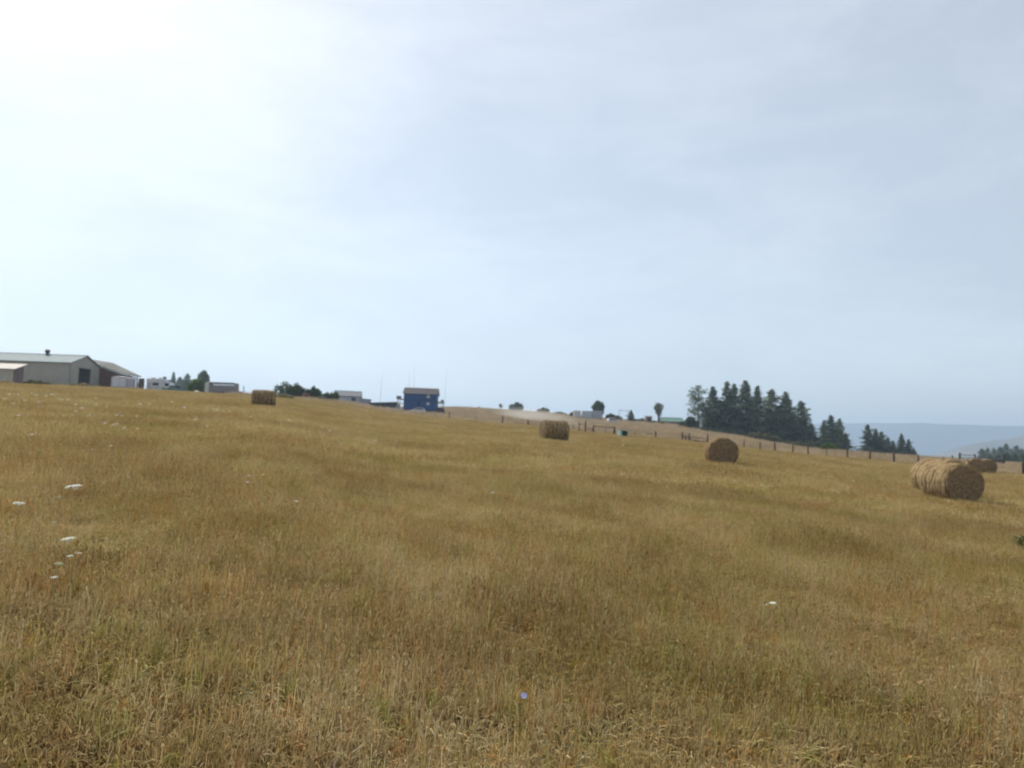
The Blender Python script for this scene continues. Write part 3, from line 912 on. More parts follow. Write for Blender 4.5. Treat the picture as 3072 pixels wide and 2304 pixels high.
# ------------------------------------------------------------------ wild flowers
def umbel_mesh(seed, mat, r=0.065):
    """flat flower head made of many small florets on rays"""
    rg = random.Random(seed)
    b = MB()
    b.tube([(0, 0, -0.035), (0, 0, -0.01)], 0.004, 5)
    for i in range(46):
        q = math.sqrt((i + 0.5) / 46) * r * rg.uniform(0.92, 1.05); a = i * 2.39996
        c = Vector((q * math.cos(a), q * math.sin(a), 0.010 * (1 - (q / r) ** 2) + rg.uniform(-0.003, 0.003)))
        s = r * rg.uniform(0.10, 0.16)
        n = 6
        ring = [c + Vector((s * math.cos(2 * math.pi * k / n), s * math.sin(2 * math.pi * k / n), rg.uniform(-0.003, 0.003))) for k in range(n)]
        b.add(ring + [c + Vector((0, 0, 0.005))], [(k, (k + 1) % n, n) for k in range(n)])
        b.add([Vector((0.002, 0, -0.03)), Vector((-0.002, 0.001, -0.03)), c], [(0, 1, 2)])
    return b.mesh('flower_head', mat)
UMB = {k: umbel_mesh(5 + i, k) for i, k in enumerate(('umbel', 'umbel_tan', 'umbel_green', 'umbel_cream'))}
def stem_mesh(h, lean):
    b = MB()
    b.tube([(-lean[0], -lean[1], -h), (-lean[0] * 0.5, -lean[1] * 0.45, -h * 0.5), (0, 0, -0.03)], [0.0026, 0.0022, 0.0015], 5)
    return b.mesh('stem', 'stem')

def flower(label, u, v, wpx, h, mat='umbel', tilt=(0, 0), group='white umbel flowers in the field'):
    g0 = hit(u, v, h)
    d = math.hypot(g0.x, g0.y)
    size = wpx * g0.y / FPX
    o = thing('wild_carrot_flower', label, 'flower', (g0.x, g0.y, g0.z), random.uniform(0, 6.28), group)
    st = place(stem_mesh(h, (random.uniform(-.04, .04), random.uniform(-.04, .04))), 'stem', o)
    st.location = (0, 0, h)
    hd = place(UMB[mat], 'flower_head', o)
    hd.location = (0, 0, h)
    hd.scale = (size / 0.13,) * 3
    rz = o.rotation_euler.z
    hd.rotation_euler = (tilt[0] * math.cos(rz) + tilt[1] * math.sin(rz), -tilt[0] * math.sin(rz) + tilt[1] * math.cos(rz), 0)
    return o
flower('largest white flat flower head, highest of those at the left', 222, 1460, 47, 0.36, tilt=(R(2), R(-7)))
flower('white flower head nearest the left edge of the picture', 57, 1510, 32, 0.36, tilt=(R(4), R(5)))
flower('long white flower head below the largest one at the left', 205, 1617, 39, 0.34, tilt=(R(2), R(-9)))
flower('small bright white flower head beside a faded tan one', 210, 1668, 19, 0.33, tilt=(R(5), R(-6)))
flower('faded tan flower head right of a small white one', 236, 1660, 22, 0.33, 'umbel_tan', tilt=(R(4), R(2)))
flower('greenish flower head under the small white and tan pair', 176, 1691, 26, 0.30, 'umbel_green', tilt=(R(3), R(3)))
flower('lowest small white flower head at the left', 163, 1732, 19, 0.30, tilt=(R(4), R(1)))
flower('small pale green flower head among olive grass at the left', 162, 1566, 15, 0.30, 'umbel_green', tilt=(R(8), 0))
flower('pale green flower head just below the largest white one', 176, 1491, 16, 0.30, 'umbel_green', tilt=(R(6), R(2)))
flower('lone small white flower head left of the picture centre', 890, 1503, 13, 0.28, tilt=(R(6), 0))
flower('lone small white flower head just below the picture centre', 1478, 1477, 10, 0.28, tilt=(R(6), 0))
flower('white flower head standing alone in the right foreground', 2318, 1809, 21, 0.26, tilt=(R(4), R(-4)))
flower('tiny white flower head beside the lone one at right', 2300, 1813, 9, 0.25, tilt=(R(4), R(4)))
SPECKS = [(60, 70), (120, 72), (205, 66), (232, 76), (300, 80), (380, 98), (400, 106), (490, 135), (492, 180), (410, 208), (575, 208), (755, 205), (790, 210),
          (620, 95), (622, 138), (910, 132), (968, 135), (1115, 117), (1195, 155), (1380, 166), (1405, 172), (1265, 232), (755, 262), (680, 257), (735, 268),
          (805, 287), (890, 292), (1345, 277), (885, 212), (120, 205), (205, 330), (720, 405), (600, 428), (1610, 598), (1705, 592), (1605, 640),
          (1625, 215), (1875, 238), (2085, 285), (2135, 305), (30, 100), (160, 110), (250, 120), (530, 160), (340, 72), (85, 130), (690, 150), (440, 105)]
for i, (x, y) in enumerate(SPECKS):
    u, v = x * 0.463, 1150 + y * 0.463
    lab = 'small white flower speck on the slope below the barn' if u < 300 else 'small white flower speck on the slope below the camper and pickup' if u < 560 else 'small white flower speck on the slope around the farthest left bale'
    o = flower(lab, u, v, random.uniform(8, 13), 0.34, 'umbel_cream', (R(random.uniform(4, 14)), R(random.uniform(-8, 8))), 'white flower specks on the left slope')
for u, v in ((1868, 1336), (1870, 1320), (2560, 1442), (2512, 1475), (2845, 1503), (1865, 1423), (1580, 1397), (1318, 1370), (1126, 1322)):
    flower('small white flower speck among the right hand bales', u, v, random.uniform(5, 8), 0.28, 'umbel', (R(8), 0), 'white flower specks on the right')

def chicory():
    g0 = hit(1571, 2087, 0.20)
    o = thing('chicory_flower', 'single lilac blue flower low in the centre foreground', 'flower', g0)
    st = place(stem_mesh(0.20, (0.03, 0.02)), 'stem', o); st.location = (0, 0, 0.20)
    b = MB()
    for k in range(15):
        a = 2 * math.pi * k / 15
        d = Vector((math.cos(a), math.sin(a), 0.25)); s = Vector((-math.sin(a), math.cos(a), 0))
        p = d * 0.003; q = d * 0.019
        b.add([p - s * 0.001, p + s * 0.001, q + s * 0.0042, q + d * 0.003, q - s * 0.0042], [(0, 1, 2, 3, 4)])
    hd = b.build('flower_head', 'chicory', o)
    hd.location = (0, 0, 0.20); hd.rotation_euler = (R(50), R(12), 0); hd.scale = (0.75,) * 3
chicory()

def leafy_weed(name, label, loc, n, rad_, h, mat, cat='weed', seed=1, group=None):
    o = thing(name, label, cat, loc, 0, group)
    rg = random.Random(seed)
    b = MB()
    for k in range(5):
        a = rg.uniform(0, 6.28)
        b.tube([(0, 0, -0.05), (math.cos(a) * rad_ * .3, math.sin(a) * rad_ * .3, h * .5), (math.cos(a) * rad_ * .6, math.sin(a) * rad_ * .6, h * .9)], [0.012 * h + .003, .008 * h + .002, .003], 5)
    b.build('stem', 'stem', o)
    c = RNG.normal(size=(n, 3)); c /= np.linalg.norm(c, axis=1)[:, None]
    c *= (RNG.uniform(0, 1, n) ** 0.5)[:, None]
    c = c * np.array([rad_, rad_, h * 0.5]) + np.array([0, 0, h * 0.5])
    place(quads_mesh('leaves', c, RNG.uniform(.5, 1.2, n) * (rad_ * h) ** .5 * 0.13, RNG.uniform(0, 1, n), mat, 0.2, seed), 'foliage', o)
    return o
leafy_weed('leafy_weed', 'dark green leafy weed at the right edge of the field', hit(3064, 1655, 0.0), 160, 0.16, 0.30, 'leaf_dark', seed=4)

# ------------------------------------------------------------------ fence, rails, small field things
def lin(u, tab):
    return float(np.interp(u, [a for a, _ in tab], [b for _, b in tab]))
def post_mesh(h, r, seed, lean=0.0):
    b = MB()
    rg = random.Random(seed)
    pts = [(0, 0, -0.3), (lean * .3, 0, h * .35), (lean * .7 + rg.uniform(-.01, .01), rg.uniform(-.01, .01), h * .7), (lean, 0, h)]
    b.tube(pts, [r * 1.1, r, r * .95, r * .85], 8)
    return b
fence = thing('wire_fence', 'long wire fence with dark wooden posts along the far field edge', 'fence', ground_d(1345, 1256, lin(1345, FENCE_D)))
fo = fence.location.copy()
POSTS = [(1345, 1.55, .11), (1424, 1.25, .05), (1505, 1.65, .13), (1583, 1.2, .13), (1650, 1.2, .05), (1720, 1.25, .06), (1778, 1.2, .09), (1815, 1.1, .06), (1843, 1.2, .10), (1905, 1.1, .05),
         (1967, 1.2, .13), (2180, 1.3, .08), (2232, 1.3, .08), (2280, 1.3, .10), (2325, 1.45, .13), (2378, 1.45, .10), (2425, 1.5, .10), (2480, 1.4, .07), (2543, 1.55, .12), (2610, 1.5, .12), (2682, 1.5, .13),
         (2755, 1.4, .10), (2830, 1.4, .10), (2905, 1.4, .10), (2985, 1.4, .10), (3070, 1.55, .15), (3160, 1.5, .12), (3260, 1.5, .12), (3380, 1.5, .12)]
tops = []
for i, (u, h, r) in enumerate(POSTS):
    d = lin(u, FENCE_D) + (0.4 if i % 3 else 0)
    p = ground_d(u, 1321 + (u - 1536) * math.tan(ROLL), d)
    po = post_mesh(h * .74, r * .8, i, random.uniform(-.06, .06)).build('post', 'post_wood' if r > .075 else 'post_steel', fence, True)
    po.location = p - fo
    tops.append((p, h))
for k, fz in enumerate((0.93, 0.68, 0.42, 0.2)):
    b = MB()
    pts = []
    for i in range(len(tops)):
        p, h = tops[i]
        pts.append(p - fo + Vector((0, -0.1, fz * .92)))
        if i < len(tops) - 1:
            q = (p + tops[i + 1][0]) / 2
            g = tz(q.x, q.y)
            pts.append(Vector((q.x, q.y, max(q.z, g))) - fo + Vector((0, -0.1, fz * .92 - 0.03)))
    b.tube(pts, 0.012, 4)
    b.build('wire', 'wire', fence)

def rail_brace(label, base, posts, rails, d, group=None):
    root = thing('wooden_rail_gate', label, 'gate', ground_d(base, 1321 + (base - 1536) * math.tan(ROLL), d))
    ro = root.location.copy()
    for i, (u, v0, v1, r) in enumerate(posts):
        top = at_d(u, v0, d); g = ground_d(u, v0, d)
        b = MB(); b.tube([(0, 0, -0.3), (0, 0, (top.z - g.z) * .5), (0.01, 0, top.z - g.z)], [r * 1.05, r, r * .9], 8)
        o = b.build('post', 'post_wood', root, True); o.location = g - ro
    for u0, v0, u1, v1, r in rails:
        b = MB()
        p, q = at_d(u0, v0, d), at_d(u1, v1, d)
        p.z = max(p.z, tz(p.x, p.y) + .12); q.z = max(q.z, tz(q.x, q.y) + .12)
        p, q = p - ro, q - ro
        b.tube([p, (p + q) / 2 + Vector((0, 0, -.02)), q], [r, r * .95, r * .9], 7)
        b.build('rail', 'rail_wood', root, True)
rail_brace('weathered wooden rail gate left of the bale before the pines', 2085,
           [(2047, 1297, 1322, .10), (2057, 1307, 1328, .09), (2068, 1299, 1320, .09), (2123, 1303, 1322, .10)],
           [(2047, 1309, 2068, 1312, .06), (2066, 1311, 2124, 1315, .055), (2068, 1317, 2112, 1326, .05), (2070, 1331, 2122, 1325, .05)], 93.0)
rail_brace('grey wooden rail gate right of the side on middle bale', 1790,
           [(1757, 1262, 1296, .09), (1738, 1265, 1292, .06), (1781, 1275, 1298, .08), (1843, 1279, 1292, .09)],
           [(1781, 1279, 1844, 1283, .06), (1739, 1272, 1757, 1273, .04), (1757, 1284, 1781, 1287, .05)], 100.0)
rail_brace('far rail gate with dark posts above the biggest bale', 2900,
           [(2857, 1366, 1385, .10), (2879, 1358, 1385, .16), (2925, 1362, 1385, .14)],
           [(2879, 1364, 2925, 1366, .06), (2879, 1372, 2925, 1374, .05)], 140.0)

def hutch():
    p = ground_y(1868, 1310, 86.0)
    o = thing('stock_shelter', 'small teal box shelter with dark open front by the fence', 'shelter', p, R(18))
    w, dp, h = 1.0, 0.75, 0.78
    b = MB()
    b.box(-w / 2, -w / 2 + .05, -dp / 2, dp / 2, 0, h); b.box(w / 2 - .05, w / 2, -dp / 2, dp / 2, 0, h - .1)
    b.box(-w / 2 + .05, w / 2 - .05, dp / 2 - .05, dp / 2, 0, h - .02)
    b.box(-w / 2 + .05, -w / 2 + .28, -dp / 2, -dp / 2 + .05, 0, h - .12)
    b.build('wall', 'teal_pale', o)
    MB().box(-w / 2 + .06, w / 2 - .06, dp / 2 - .08, dp / 2 - .052, .02, h - .1).build('shade_lining', 'dark_inside', o)  # dark sheet at the back, paints the shade of the open front
    MB().slab([(-w / 2 - .06, -dp / 2 - .1, h + .06), (w / 2 + .06, -dp / 2 - .1, h - .04), (w / 2 + .06, dp / 2 + .06, h + .02), (-w / 2 - .06, dp / 2 + .06, h + .12)], .05).build('roof', 'teal_pale', o)
hutch()

# ------------------------------------------------------------------ farm buildings on the left
def wz(u, v, y):
    return at_y(u, v, y).z

def barn():
    y0, y1 = 130.0, 139.2
    x1 = at_y(210, 1120, y0).x
    x0 = x1 - 30.0
    gz = tz(x1, y0) - 0.8
    ez = wz(211, 1088, y0); pz = wz(256, 1069, (y0 + y1) / 2)
    o = thing('metal_barn', 'long beige metal barn with pale blue grey roof and dark doorway', 'barn', (x1, y0, gz))
    H, P, W = ez - gz, pz - gz, y1 - y0
    def w(x, y, z): return (x, y, z)
    Lx = x0 - x1
    # long walls and gables as panels
    n = 12
    for i in range(n):
        a, b_ = Lx * (i + 1) / n, Lx * i / n
        MB().box(a + .015, b_ - .015, 0, .12, 0, H).build('wall_panel', 'beige_metal', o)
    MB().box(Lx, 0, W - .12, W, 0, H).build('wall', 'beige_metal', o)
    d0, d1, dh = at_y(238, 1120, y0).x, 0, 0
    dy0, dy1 = 2.6, 6.3
    dtop = wz(254, 1106, 134.4) - gz
    MB().extrude([(0.13, 0), (dy0, 0), (dy0, dtop), (dy1, dtop), (dy1, 0), (W - .13, 0), (W - .13, H), (W / 2, P - .05), (0.13, H)], -.12, 0, 'x').build('gable_wall', 'beige_metal', o)
    MB().extrude([(0.13, 0), (W - .13, 0), (W - .13, H), (W / 2, P - .05), (0.13, H)], Lx, Lx + .12, 'x').build('gable_wall', 'beige_metal', o)
    MB().box(-.12, .05, -.06, .13, 0, H - .02).build('corner_trim', 'trim', o)
    fr = MB(); fr.box(.005, .06, dy0 - .12, dy0, 0, dtop + .1); fr.box(.005, .06, dy1, dy1 + .12, 0, dtop + .1); fr.box(.005, .06, dy0, dy1, dtop, dtop + .1)
    dr = fr.build('door_frame', 'trim', o)
    MB().box(-9.2, -9.1, .3, W - .3, 0, H - .1).build('doorway_shade', 'dark_inside', dr)  # added near-black sheet, doorway shade painted as colour
    # roof sheets with standing ribs
    sl = (P - H) / (W / 2)
    ov = .35
    ns = 15
    for side in (0, 1):
        for i in range(ns):
            xa, xb = Lx - .3 + (-Lx + .6) * i / ns + .012, Lx - .3 + (-Lx + .6) * (i + 1) / ns - .012
            if side == 0:
                pts = [(xa, -ov, H - ov * sl + .14), (xb, -ov, H - ov * sl + .14), (xb, W / 2, P + .14), (xa, W / 2, P + .14)]
            else:
                pts = [(xa, W / 2, P + .14), (xb, W / 2, P + .14), (xb, W + ov, H - ov * sl + .14), (xa, W + ov, H - ov * sl + .14)]
            MB().slab(pts, .09).build('roof_sheet', 'roof_pale', o)
    MB().extrude([(W / 2 - .25, P + .12), (W / 2, P + .22), (W / 2 + .25, P + .12)], Lx - .32, .32, 'x').build('ridge_cap', 'roof_pale', o)
    # ventilator on the ridge
    vx = at_y(143, 1052, y0 + W / 2).x - x1
    v = MB(); v.tube([(vx, W / 2, P), (vx, W / 2, P + .55)], .28, 12)
    vb = v.build('ventilator_neck', 'rust_red', o, True)
    m = MB()
    m.tube([(vx, W / 2, P + .4), (vx, W / 2, P + .5), (vx, W / 2, P + .78), (vx, W / 2, P + .95), (vx, W / 2, P + 1.02)], [.28, .42, .46, .3, .05], 14)
    m.build('ventilator_cap', 'brown_board', vb, True)
    return o
barn()

def lean_to():
    y = 139.4
    FL, FM, FR = at_y(294, 1094, y), at_y(356, 1117, y), at_y(424, 1129, y + .4)
    T, TL = at_y(337, 1088, y + 8.5), at_y(280, 1079, y + 8.0)
    x0, x1 = FL.x + .12, at_y(410, 1130, y).x
    gz = tz(x1, y) - 0.9
    o = thing('brown_shed', 'dark brown board shed with sloping grey roof against the barn', 'shed', (x0, y, gz))
    org = Vector((x0, y, gz))
    MB().slab([FL - org, FM - org, T - org, TL - org], .16).build('roof_sheet', 'roof_grey', o)
    MB().slab([FM - org + Vector((.02, 0, 0)), FR - org, T - org + Vector((.02, 0, 0))], .16).build('roof_sheet', 'roof_grey', o)
    def top(x):
        pts = [(FL.x, FL.z), (FM.x, FM.z), (FR.x, FR.z)]
        return float(np.interp(x, [p[0] for p in pts], [p[1] for p in pts])) - .22 - gz
    # upright boards of the front wall
    nb = 20
    wx = x1 - x0
    for i in range(nb):
        a, b_ = wx * i / nb + .012, wx * (i + 1) / nb - .012
        if i >= 17:
            continue
        MB().extrude([(a, 0), (b_, 0), (b_, top(x0 + b_)), (a, top(x0 + a))], .3, .34 + .012 * (i % 2), 'y').build('board', 'brown_board', o)
    for i, f in enumerate((.87, .93, .99)):
        MB().box(wx * f - .1, wx * f + .1, .3, .5, 0, top(x0 + wx * f)).build('post', 'grey_board', o)
    MB().box(wx * .85, wx, 3.0, 3.1, 0, top(x0 + wx) - .1).build('back_wall', 'grey_board', o)
    MB().box(wx - .1, wx, .5, 3.0, 0, 1.1).build('side_rail', 'grey_board', o)
    MB().box(0, .1, .4, 7.0, 0, 3.2).build('side_wall', 'brown_board', o)
lean_to()

def small_shed():
    y0 = 121.0
    A = at_y(40, 1108, y0)
    gz = tz(A.x, y0) - .8
    o = thing('low_shed', 'low cream shed with pale roof in front of the barn', 'shed', (A.x, y0, gz))
    zf, zb = wz(46, 1107, y0) - gz, wz(78, 1092, y0 + 2.7) - gz
    for i in range(6):
        MB().box(-9 + 1.5 * i + .012, -9 + 1.5 * (i + 1) - .012, 0, .1, 0, zf - .15).build('wall_board', 'cream', o)
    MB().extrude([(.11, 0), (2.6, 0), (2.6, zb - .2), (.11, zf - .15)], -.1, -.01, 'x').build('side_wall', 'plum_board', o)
    MB().box(-9, -.1, 2.5, 2.6, 0, zb - .22).build('back_wall', 'cream', o)
    for i in range(7):
        a, b_ = -9.2 + 1.39 * i + .01, -9.2 + 1.39 * (i + 1) - .01
        MB().slab([(a, -.35, zf), (b_, -.35, zf), (b_, 2.75, zb), (a, 2.75, zb)], .1).build('roof_sheet', 'roof_white', o)
small_shed()

# ------------------------------------------------------------------ vehicles
def wheel(parent, x, y, r, w=0.2, hub='steel'):
    b = MB()
    b.tube([(x, y - w / 2, r), (x, y - w * .4, r), (x, y + w * .4, r), (x, y + w / 2, r)], [r * .88, r, r, r * .88], 18)
    wh = b.build('wheel', 'rubber', parent, True)
    h = MB(); h.tube([(x, y - w / 2 - .01, r), (x, y + w / 2 + .01, r)], r * .55, 12)
    h.build('hub', hub, wh)

def cargo_trailer():
    p = ground_y(356, 1168, 128.0)
    o = thing('cargo_trailer', 'white cargo trailer with rounded roof before the brown shed', 'trailer', (p.x, p.y, p.z - .25), R(-4))
    w = 1.5
    prof = [(-w, .45), (w, .45), (w, 2.0), (w * .9, 2.25), (w * .5, 2.38), (-w * .5, 2.38), (-w * .9, 2.25), (-w, 2.0)]
    b = MB(); b.extrude(prof, 0, 2.0, 'y'); bevel(b.build('body', 'lilac_panel', o), .05)
    MB().box(-w * .8, -.02, -.03, -.004, .6, 2.05).build('door', 'white_paint', o)
    MB().box(.02, w * .8, -.03, -.004, .6, 2.05).build('door', 'white_paint', o)
    MB().box(-w - .02, w + .02, -.05, .0, .38, .5).build('bumper', 'steel', o)
    wheel(o, -1.0, .5, .34); wheel(o, 1.0, .5, .34)
    b = MB(); b.tube([(0, 2.0, .45), (0, 3.2, .45)], .05, 6); b.build('tow_bar', 'steel', o)
cargo_trailer()

def travel_trailer():
    y = 165.0
    p = ground_y(470, 1172, y)
    o = thing('travel_trailer', 'white travel trailer with dark windows and lower nose', 'camper', (p.x, p.y, p.z - .35), R(2))
    b = MB(); b.extrude([(-2.4, .6), (1.5, .6), (1.6, 2.3), (1.45, 3.25), (1.2, 3.35), (-2.2, 3.35), (-2.4, 3.1)], 0, 2.4, 'y')
    bevel(b.build('body', 'white_paint', o), .06)
    b = MB(); b.extrude([(1.62, .75), (2.75, .75), (2.95, 1.9), (2.6, 2.6), (1.62, 2.75)], .1, 2.3, 'y')
    bevel(b.build('nose', 'white_paint', o), .06)
    for x0, x1, z0, z1, nm in ((-1.0, .3, 1.75, 2.35, 0), (1.7, 2.55, 1.65, 2.35, 1)):
        f = MB().box(x0, x1, -.03 + nm * .1, .02 + nm * .1, z0, z1).build('window', 'glass', o)
        MB().box(x0 - .06, x1 + .06, -.036 + nm * .1, .0 + nm * .1, z1 + .01, z1 + .07).build('frame', 'trim', f)
    MB().box(-2.0, -1.3, -.025, .01, .8, 2.4).build('door', 'lilac_panel', o)
    MB().box(-2.41, 1.5, -.02, .01, 1.25, 1.4).build('stripe', 'house_grey', o)
    for x in (-1.7, -.1):
        MB().box(x, x + .8, .7, 1.5, 3.35, 3.6).build('roof_unit', 'lilac_panel', o)
    MB().box(.85, 1.35, .9, 1.5, 3.35, 3.85).build('roof_vent', 'dark_metal', o)
    MB().box(-2.3, 1.4, .1, 2.3, .4, .59).build('chassis', 'dark_metal', o)
    for x in (-.6, .2):
        wheel(o, x, .2, .38); wheel(o, x, 2.2, .38)
travel_trailer()

def pickup():
    y = 160.0
    p = ground_y(523, 1172, y)
    o = thing('pickup_truck', 'dark teal pickup truck parked right of the white camper', 'pickup', (p.x, p.y, p.z - .25), R(68))
    b = MB(); b.extrude([(-2.5, .5), (2.5, .5), (2.55, .95), (2.35, 1.12), (.9, 1.18), (-2.5, 1.18)], -.9, .9, 'y')
    bevel(b.build('body', 'teal_paint', o), .06)
    b = MB(); b.extrude([(-.75, 1.18), (1.25, 1.18), (.7, 1.78), (-.6, 1.8)], -.78, .78, 'y')
    bevel(b.build('cab', 'teal_paint', o), .06)
    MB().extrude([(-.6, 1.25), (1.0, 1.25), (.6, 1.68), (-.5, 1.7)], -.8, -.785, 'y').build('side_window', 'glass', o)
    MB().extrude([(-.6, 1.25), (1.0, 1.25), (.6, 1.68), (-.5, 1.7)], .785, .8, 'y').build('side_window', 'glass', o)
    MB().slab([(-.79, -.65, 1.3), (-.79, .65, 1.3), (-.69, .62, 1.7), (-.69, -.62, 1.7)], .02).build('rear_window', 'glass', o)
    MB().box(-2.56, -2.5, -.85, .85, .55, 1.15).build('tailgate', 'teal_paint', o)
    MB().box(-2.62, -2.5, -.9, .9, .38, .5).build('bumper', 'steel', o)
    for s in (-1, 1):
        MB().box(-2.57, -2.5, s * .89 - .06, s * .89 + .06, .75, 1.1).build('tail_light', 'rust_red', o)
        wheel(o, 1.6, s * .82, .37); wheel(o, -1.5, s * .82, .37)
pickup()

def stock_trailer():
    y = 150.0
    p = ground_y(664, 1182, y)
    o = thing('stock_trailer', 'grey stock trailer with dark top rail and pale nose', 'trailer', (p.x, p.y, p.z - .25), R(-2))
    l = 2.65
    b = MB(); b.box(-l, l, 0, .06, .5, 2.1); b.build('side_panel', 'stock_metal', o)
    b = MB(); b.box(-l, l, 2.14, 2.2, .5, 2.1); b.build('side_panel', 'stock_metal', o)
    for i in range(9):
        x = -l + .05 + i * (2 * l - .1) / 8
        MB().box(x - .04, x + .04, -.03, .07, .5, 2.6).build('upright', 'stock_metal', o)
    for z in (2.2, 2.38):
        MB().box(-l, l, 0, .05, z, z + .06).build('slat', 'stock_metal', o)
        MB().box(-l, l, 2.15, 2.2, z, z + .06).build('slat', 'stock_metal', o)
    MB().box(-l, l * .98, -.05, .08, 2.55, 2.72).build('top_rail', 'deck_dark', o)
    MB().box(-l, l * .98, 2.1, 2.22, 2.55, 2.72).build('top_rail', 'deck_dark', o)
    MB().box(-l, l * .3, .08, 2.1, 2.6, 2.68).build('roof', 'roof_grey', o)
    MB().box(l - .06, l, .07, 2.13, .5, 2.5).build('tail_gate', 'stock_metal', o)
    b = MB(); b.extrude([(-l - .9, .7), (-l - .01, .5), (-l - .01, 2.68), (-l - .55, 2.68), (-l - .9, 2.3)], .05, 2.1, 'y')
    bevel(b.build('nose', 'stock_pale', o), .05)
    MB().box(-l, l, .0, 2.2, .38, .5).build('floor', 'dark_metal', o)
    for x in (-.5, .35):
        wheel(o, x, .0, .36); wheel(o, x, 2.2, .36)
    b = MB(); b.tube([(-l - .85, 1.1, .6), (-l - 2.0, 1.1, .5)], .06, 6); b.build('tow_bar', 'dark_metal', o)
stock_trailer()

def implement():
    y = 148.0
    p = ground_y(720, 1183, y)
    o = thing('hay_rake', 'low dark farm implement beside the grey stock trailer', 'implement', (p.x, p.y, p.z - .1), R(5))
    b = MB(); b.box(-.95, .6, 0, .12, .55, .68); b.box(-.95, -.8, 0, .6, .2, .6); b.build('frame', 'dark_metal', o)
    for k in range(5):
        b = MB(); b.tube([(-.8 + .3 * k, .05, .5), (-.85 + .3 * k, -.2, .25), (-.8 + .3 * k, -.1, .0)], .025, 5); b.build('tine', 'dark_metal', o)
    wheel(o, -.5, .5, .35, .15)
    b = MB(); b.tube([(.6, .06, .62), (1.15, .06, .75)], .04, 6); b.build('draw_bar', 'steel', o)
    b = MB(); b.box(-.4, .3, .1, .6, .68, .95); bevel(b.build('box', 'grey_board', o), .04)
implement()
def pole(label, u, v0, y, r, name='wooden_pole', mat='grey_board', v1=None):
    g = ground_y(u, v0, y)
    h = wz(u, v0, y) - g.z
    b = MB(); b.tube([(0, 0, -.4), (0.01, 0, h * .5), (-.01, 0, h)], [r * 1.1, r, r * .9], 8)
    o = b.build(name, mat, None, True, g)
    tag(o, label, 'pole')
pole('thin wooden pole right of the grey stock trailer', 732, 1157, 146.0, .09)
pole('short thin pole between the stock trailer and the left bale', 767, 1172, 146.0, .05)

def white_sack():
    p = ground_y(591, 1172, 148.0)
    b = MB()
    n = 10
    vs_ = []
    prof = [(0.0, .42), (.12, .5), (.3, .46), (.42, .3), (.48, .05)]
    for z, r in prof:
        for k in range(n):
            a = 2 * math.pi * k / n
            rr = r * (1 + .15 * math.sin(3 * a + z * 9))
            vs_.append((rr * 1.3 * math.cos(a), rr * math.sin(a), z))
    fs = [(i * n + k, i * n + (k + 1) % n, (i + 1) * n + (k + 1) % n, (i + 1) * n + k) for i in range(len(prof) - 1) for k in range(n)]
    fs.append(tuple((len(prof) - 1) * n + k for k in range(n)))
    b.add(vs_, fs)
    o = b.build('white_sack', 'umbel', None, True, p)
    tag(o, 'small bright white sack lying left of the grey stock trailer', 'sack')
white_sack()

# ------------------------------------------------------------------ houses in the middle
def gable_house(o, w, d, h, rise, wall, roof, ov=.3, shingle_rows=0, axis='x'):
    """ridge along x; origin at the middle of the front foot"""
    MB().box(-w / 2, w / 2, 0, .15, 0, h).build('front_wall', wall, o)
    MB().box(-w / 2, w / 2, d - .15, d, 0, h).build('back_wall', wall, o)
    for s in (-1, 1):
        a, b_ = (-w / 2, -w / 2 + .15) if s < 0 else (w / 2 - .15, w / 2)
        MB().extrude([(.16, 0), (d - .16, 0), (d - .16, h), (d / 2, h + rise - .06), (.16, h)], a, b_, 'x').build('gable_wall', wall, o)
    sl = rise / (d / 2)
    ra = MB().slab([(-w / 2 - ov, -ov, h - ov * sl + .16), (w / 2 + ov, -ov, h - ov * sl + .16), (w / 2 + ov, d / 2, h + rise + .16), (-w / 2 - ov, d / 2, h + rise + .16)], .13).build('roof', roof, o)
    MB().slab([(-w / 2 - ov, d / 2, h + rise + .16), (w / 2 + ov, d / 2, h + rise + .16), (w / 2 + ov, d + ov, h - ov * sl + .16), (-w / 2 - ov, d + ov, h - ov * sl + .16)], .13).build('roof', roof, o)
    MB().box(-w / 2 - ov, w / 2 + ov, d / 2 - .15, d / 2 + .15, h + rise + .12, h + rise + .22).build('ridge_cap', roof, ra)
    return o

def grey_house():
    y = 215.0
    c = at_y(1041, 1208, y)
    gz = tz(c.x, y) - .6
    o = thing('grey_house', 'pale grey house with grey roof left of the blue house', 'house', (c.x, y, gz), R(10))
    ez = wz(1041, 1188, y) - gz; pz = wz(1041, 1175, y + 3.5) - gz
    gable_house(o, 7.4, 7.0, ez, pz - ez, 'house_grey', 'house_roof', .35)
    dr = MB().box(-2.6, -.6, -.04, -.003, .3, ez - .75).build('garage_door', 'white_paint', o)
    for k in range(3):
        MB().box(-2.55, -.65, -.055, -.043, .3 + (ez - 1.05) * (k + 1) / 4, .36 + (ez - 1.05) * (k + 1) / 4).build('panel_joint', 'trim', dr)
    f = MB().box(1.2, 2.4, -.04, -.003, 1.4, 2.4).build('window', 'glass', o)
    MB().box(1.1, 2.5, -.06, -.042, 1.28, 1.38).build('sill', 'white_paint', f)
    # lower wing on the right
    MB().box(3.72, 6.8, .5, 4.5, 0, wz(1090, 1196, y) - gz).build('annex_wall', 'lilac_panel', o)
    MB().slab([(3.4, .2, wz(1090, 1194, y) - gz), (7.0, .2, wz(1090, 1196, y) - gz - .1), (7.0, 4.8, wz(1090, 1196, y) - gz + .1), (3.74, 4.8, wz(1090, 1194, y) - gz + .2)], .12).build('annex_roof', 'house_roof', o)
grey_house()

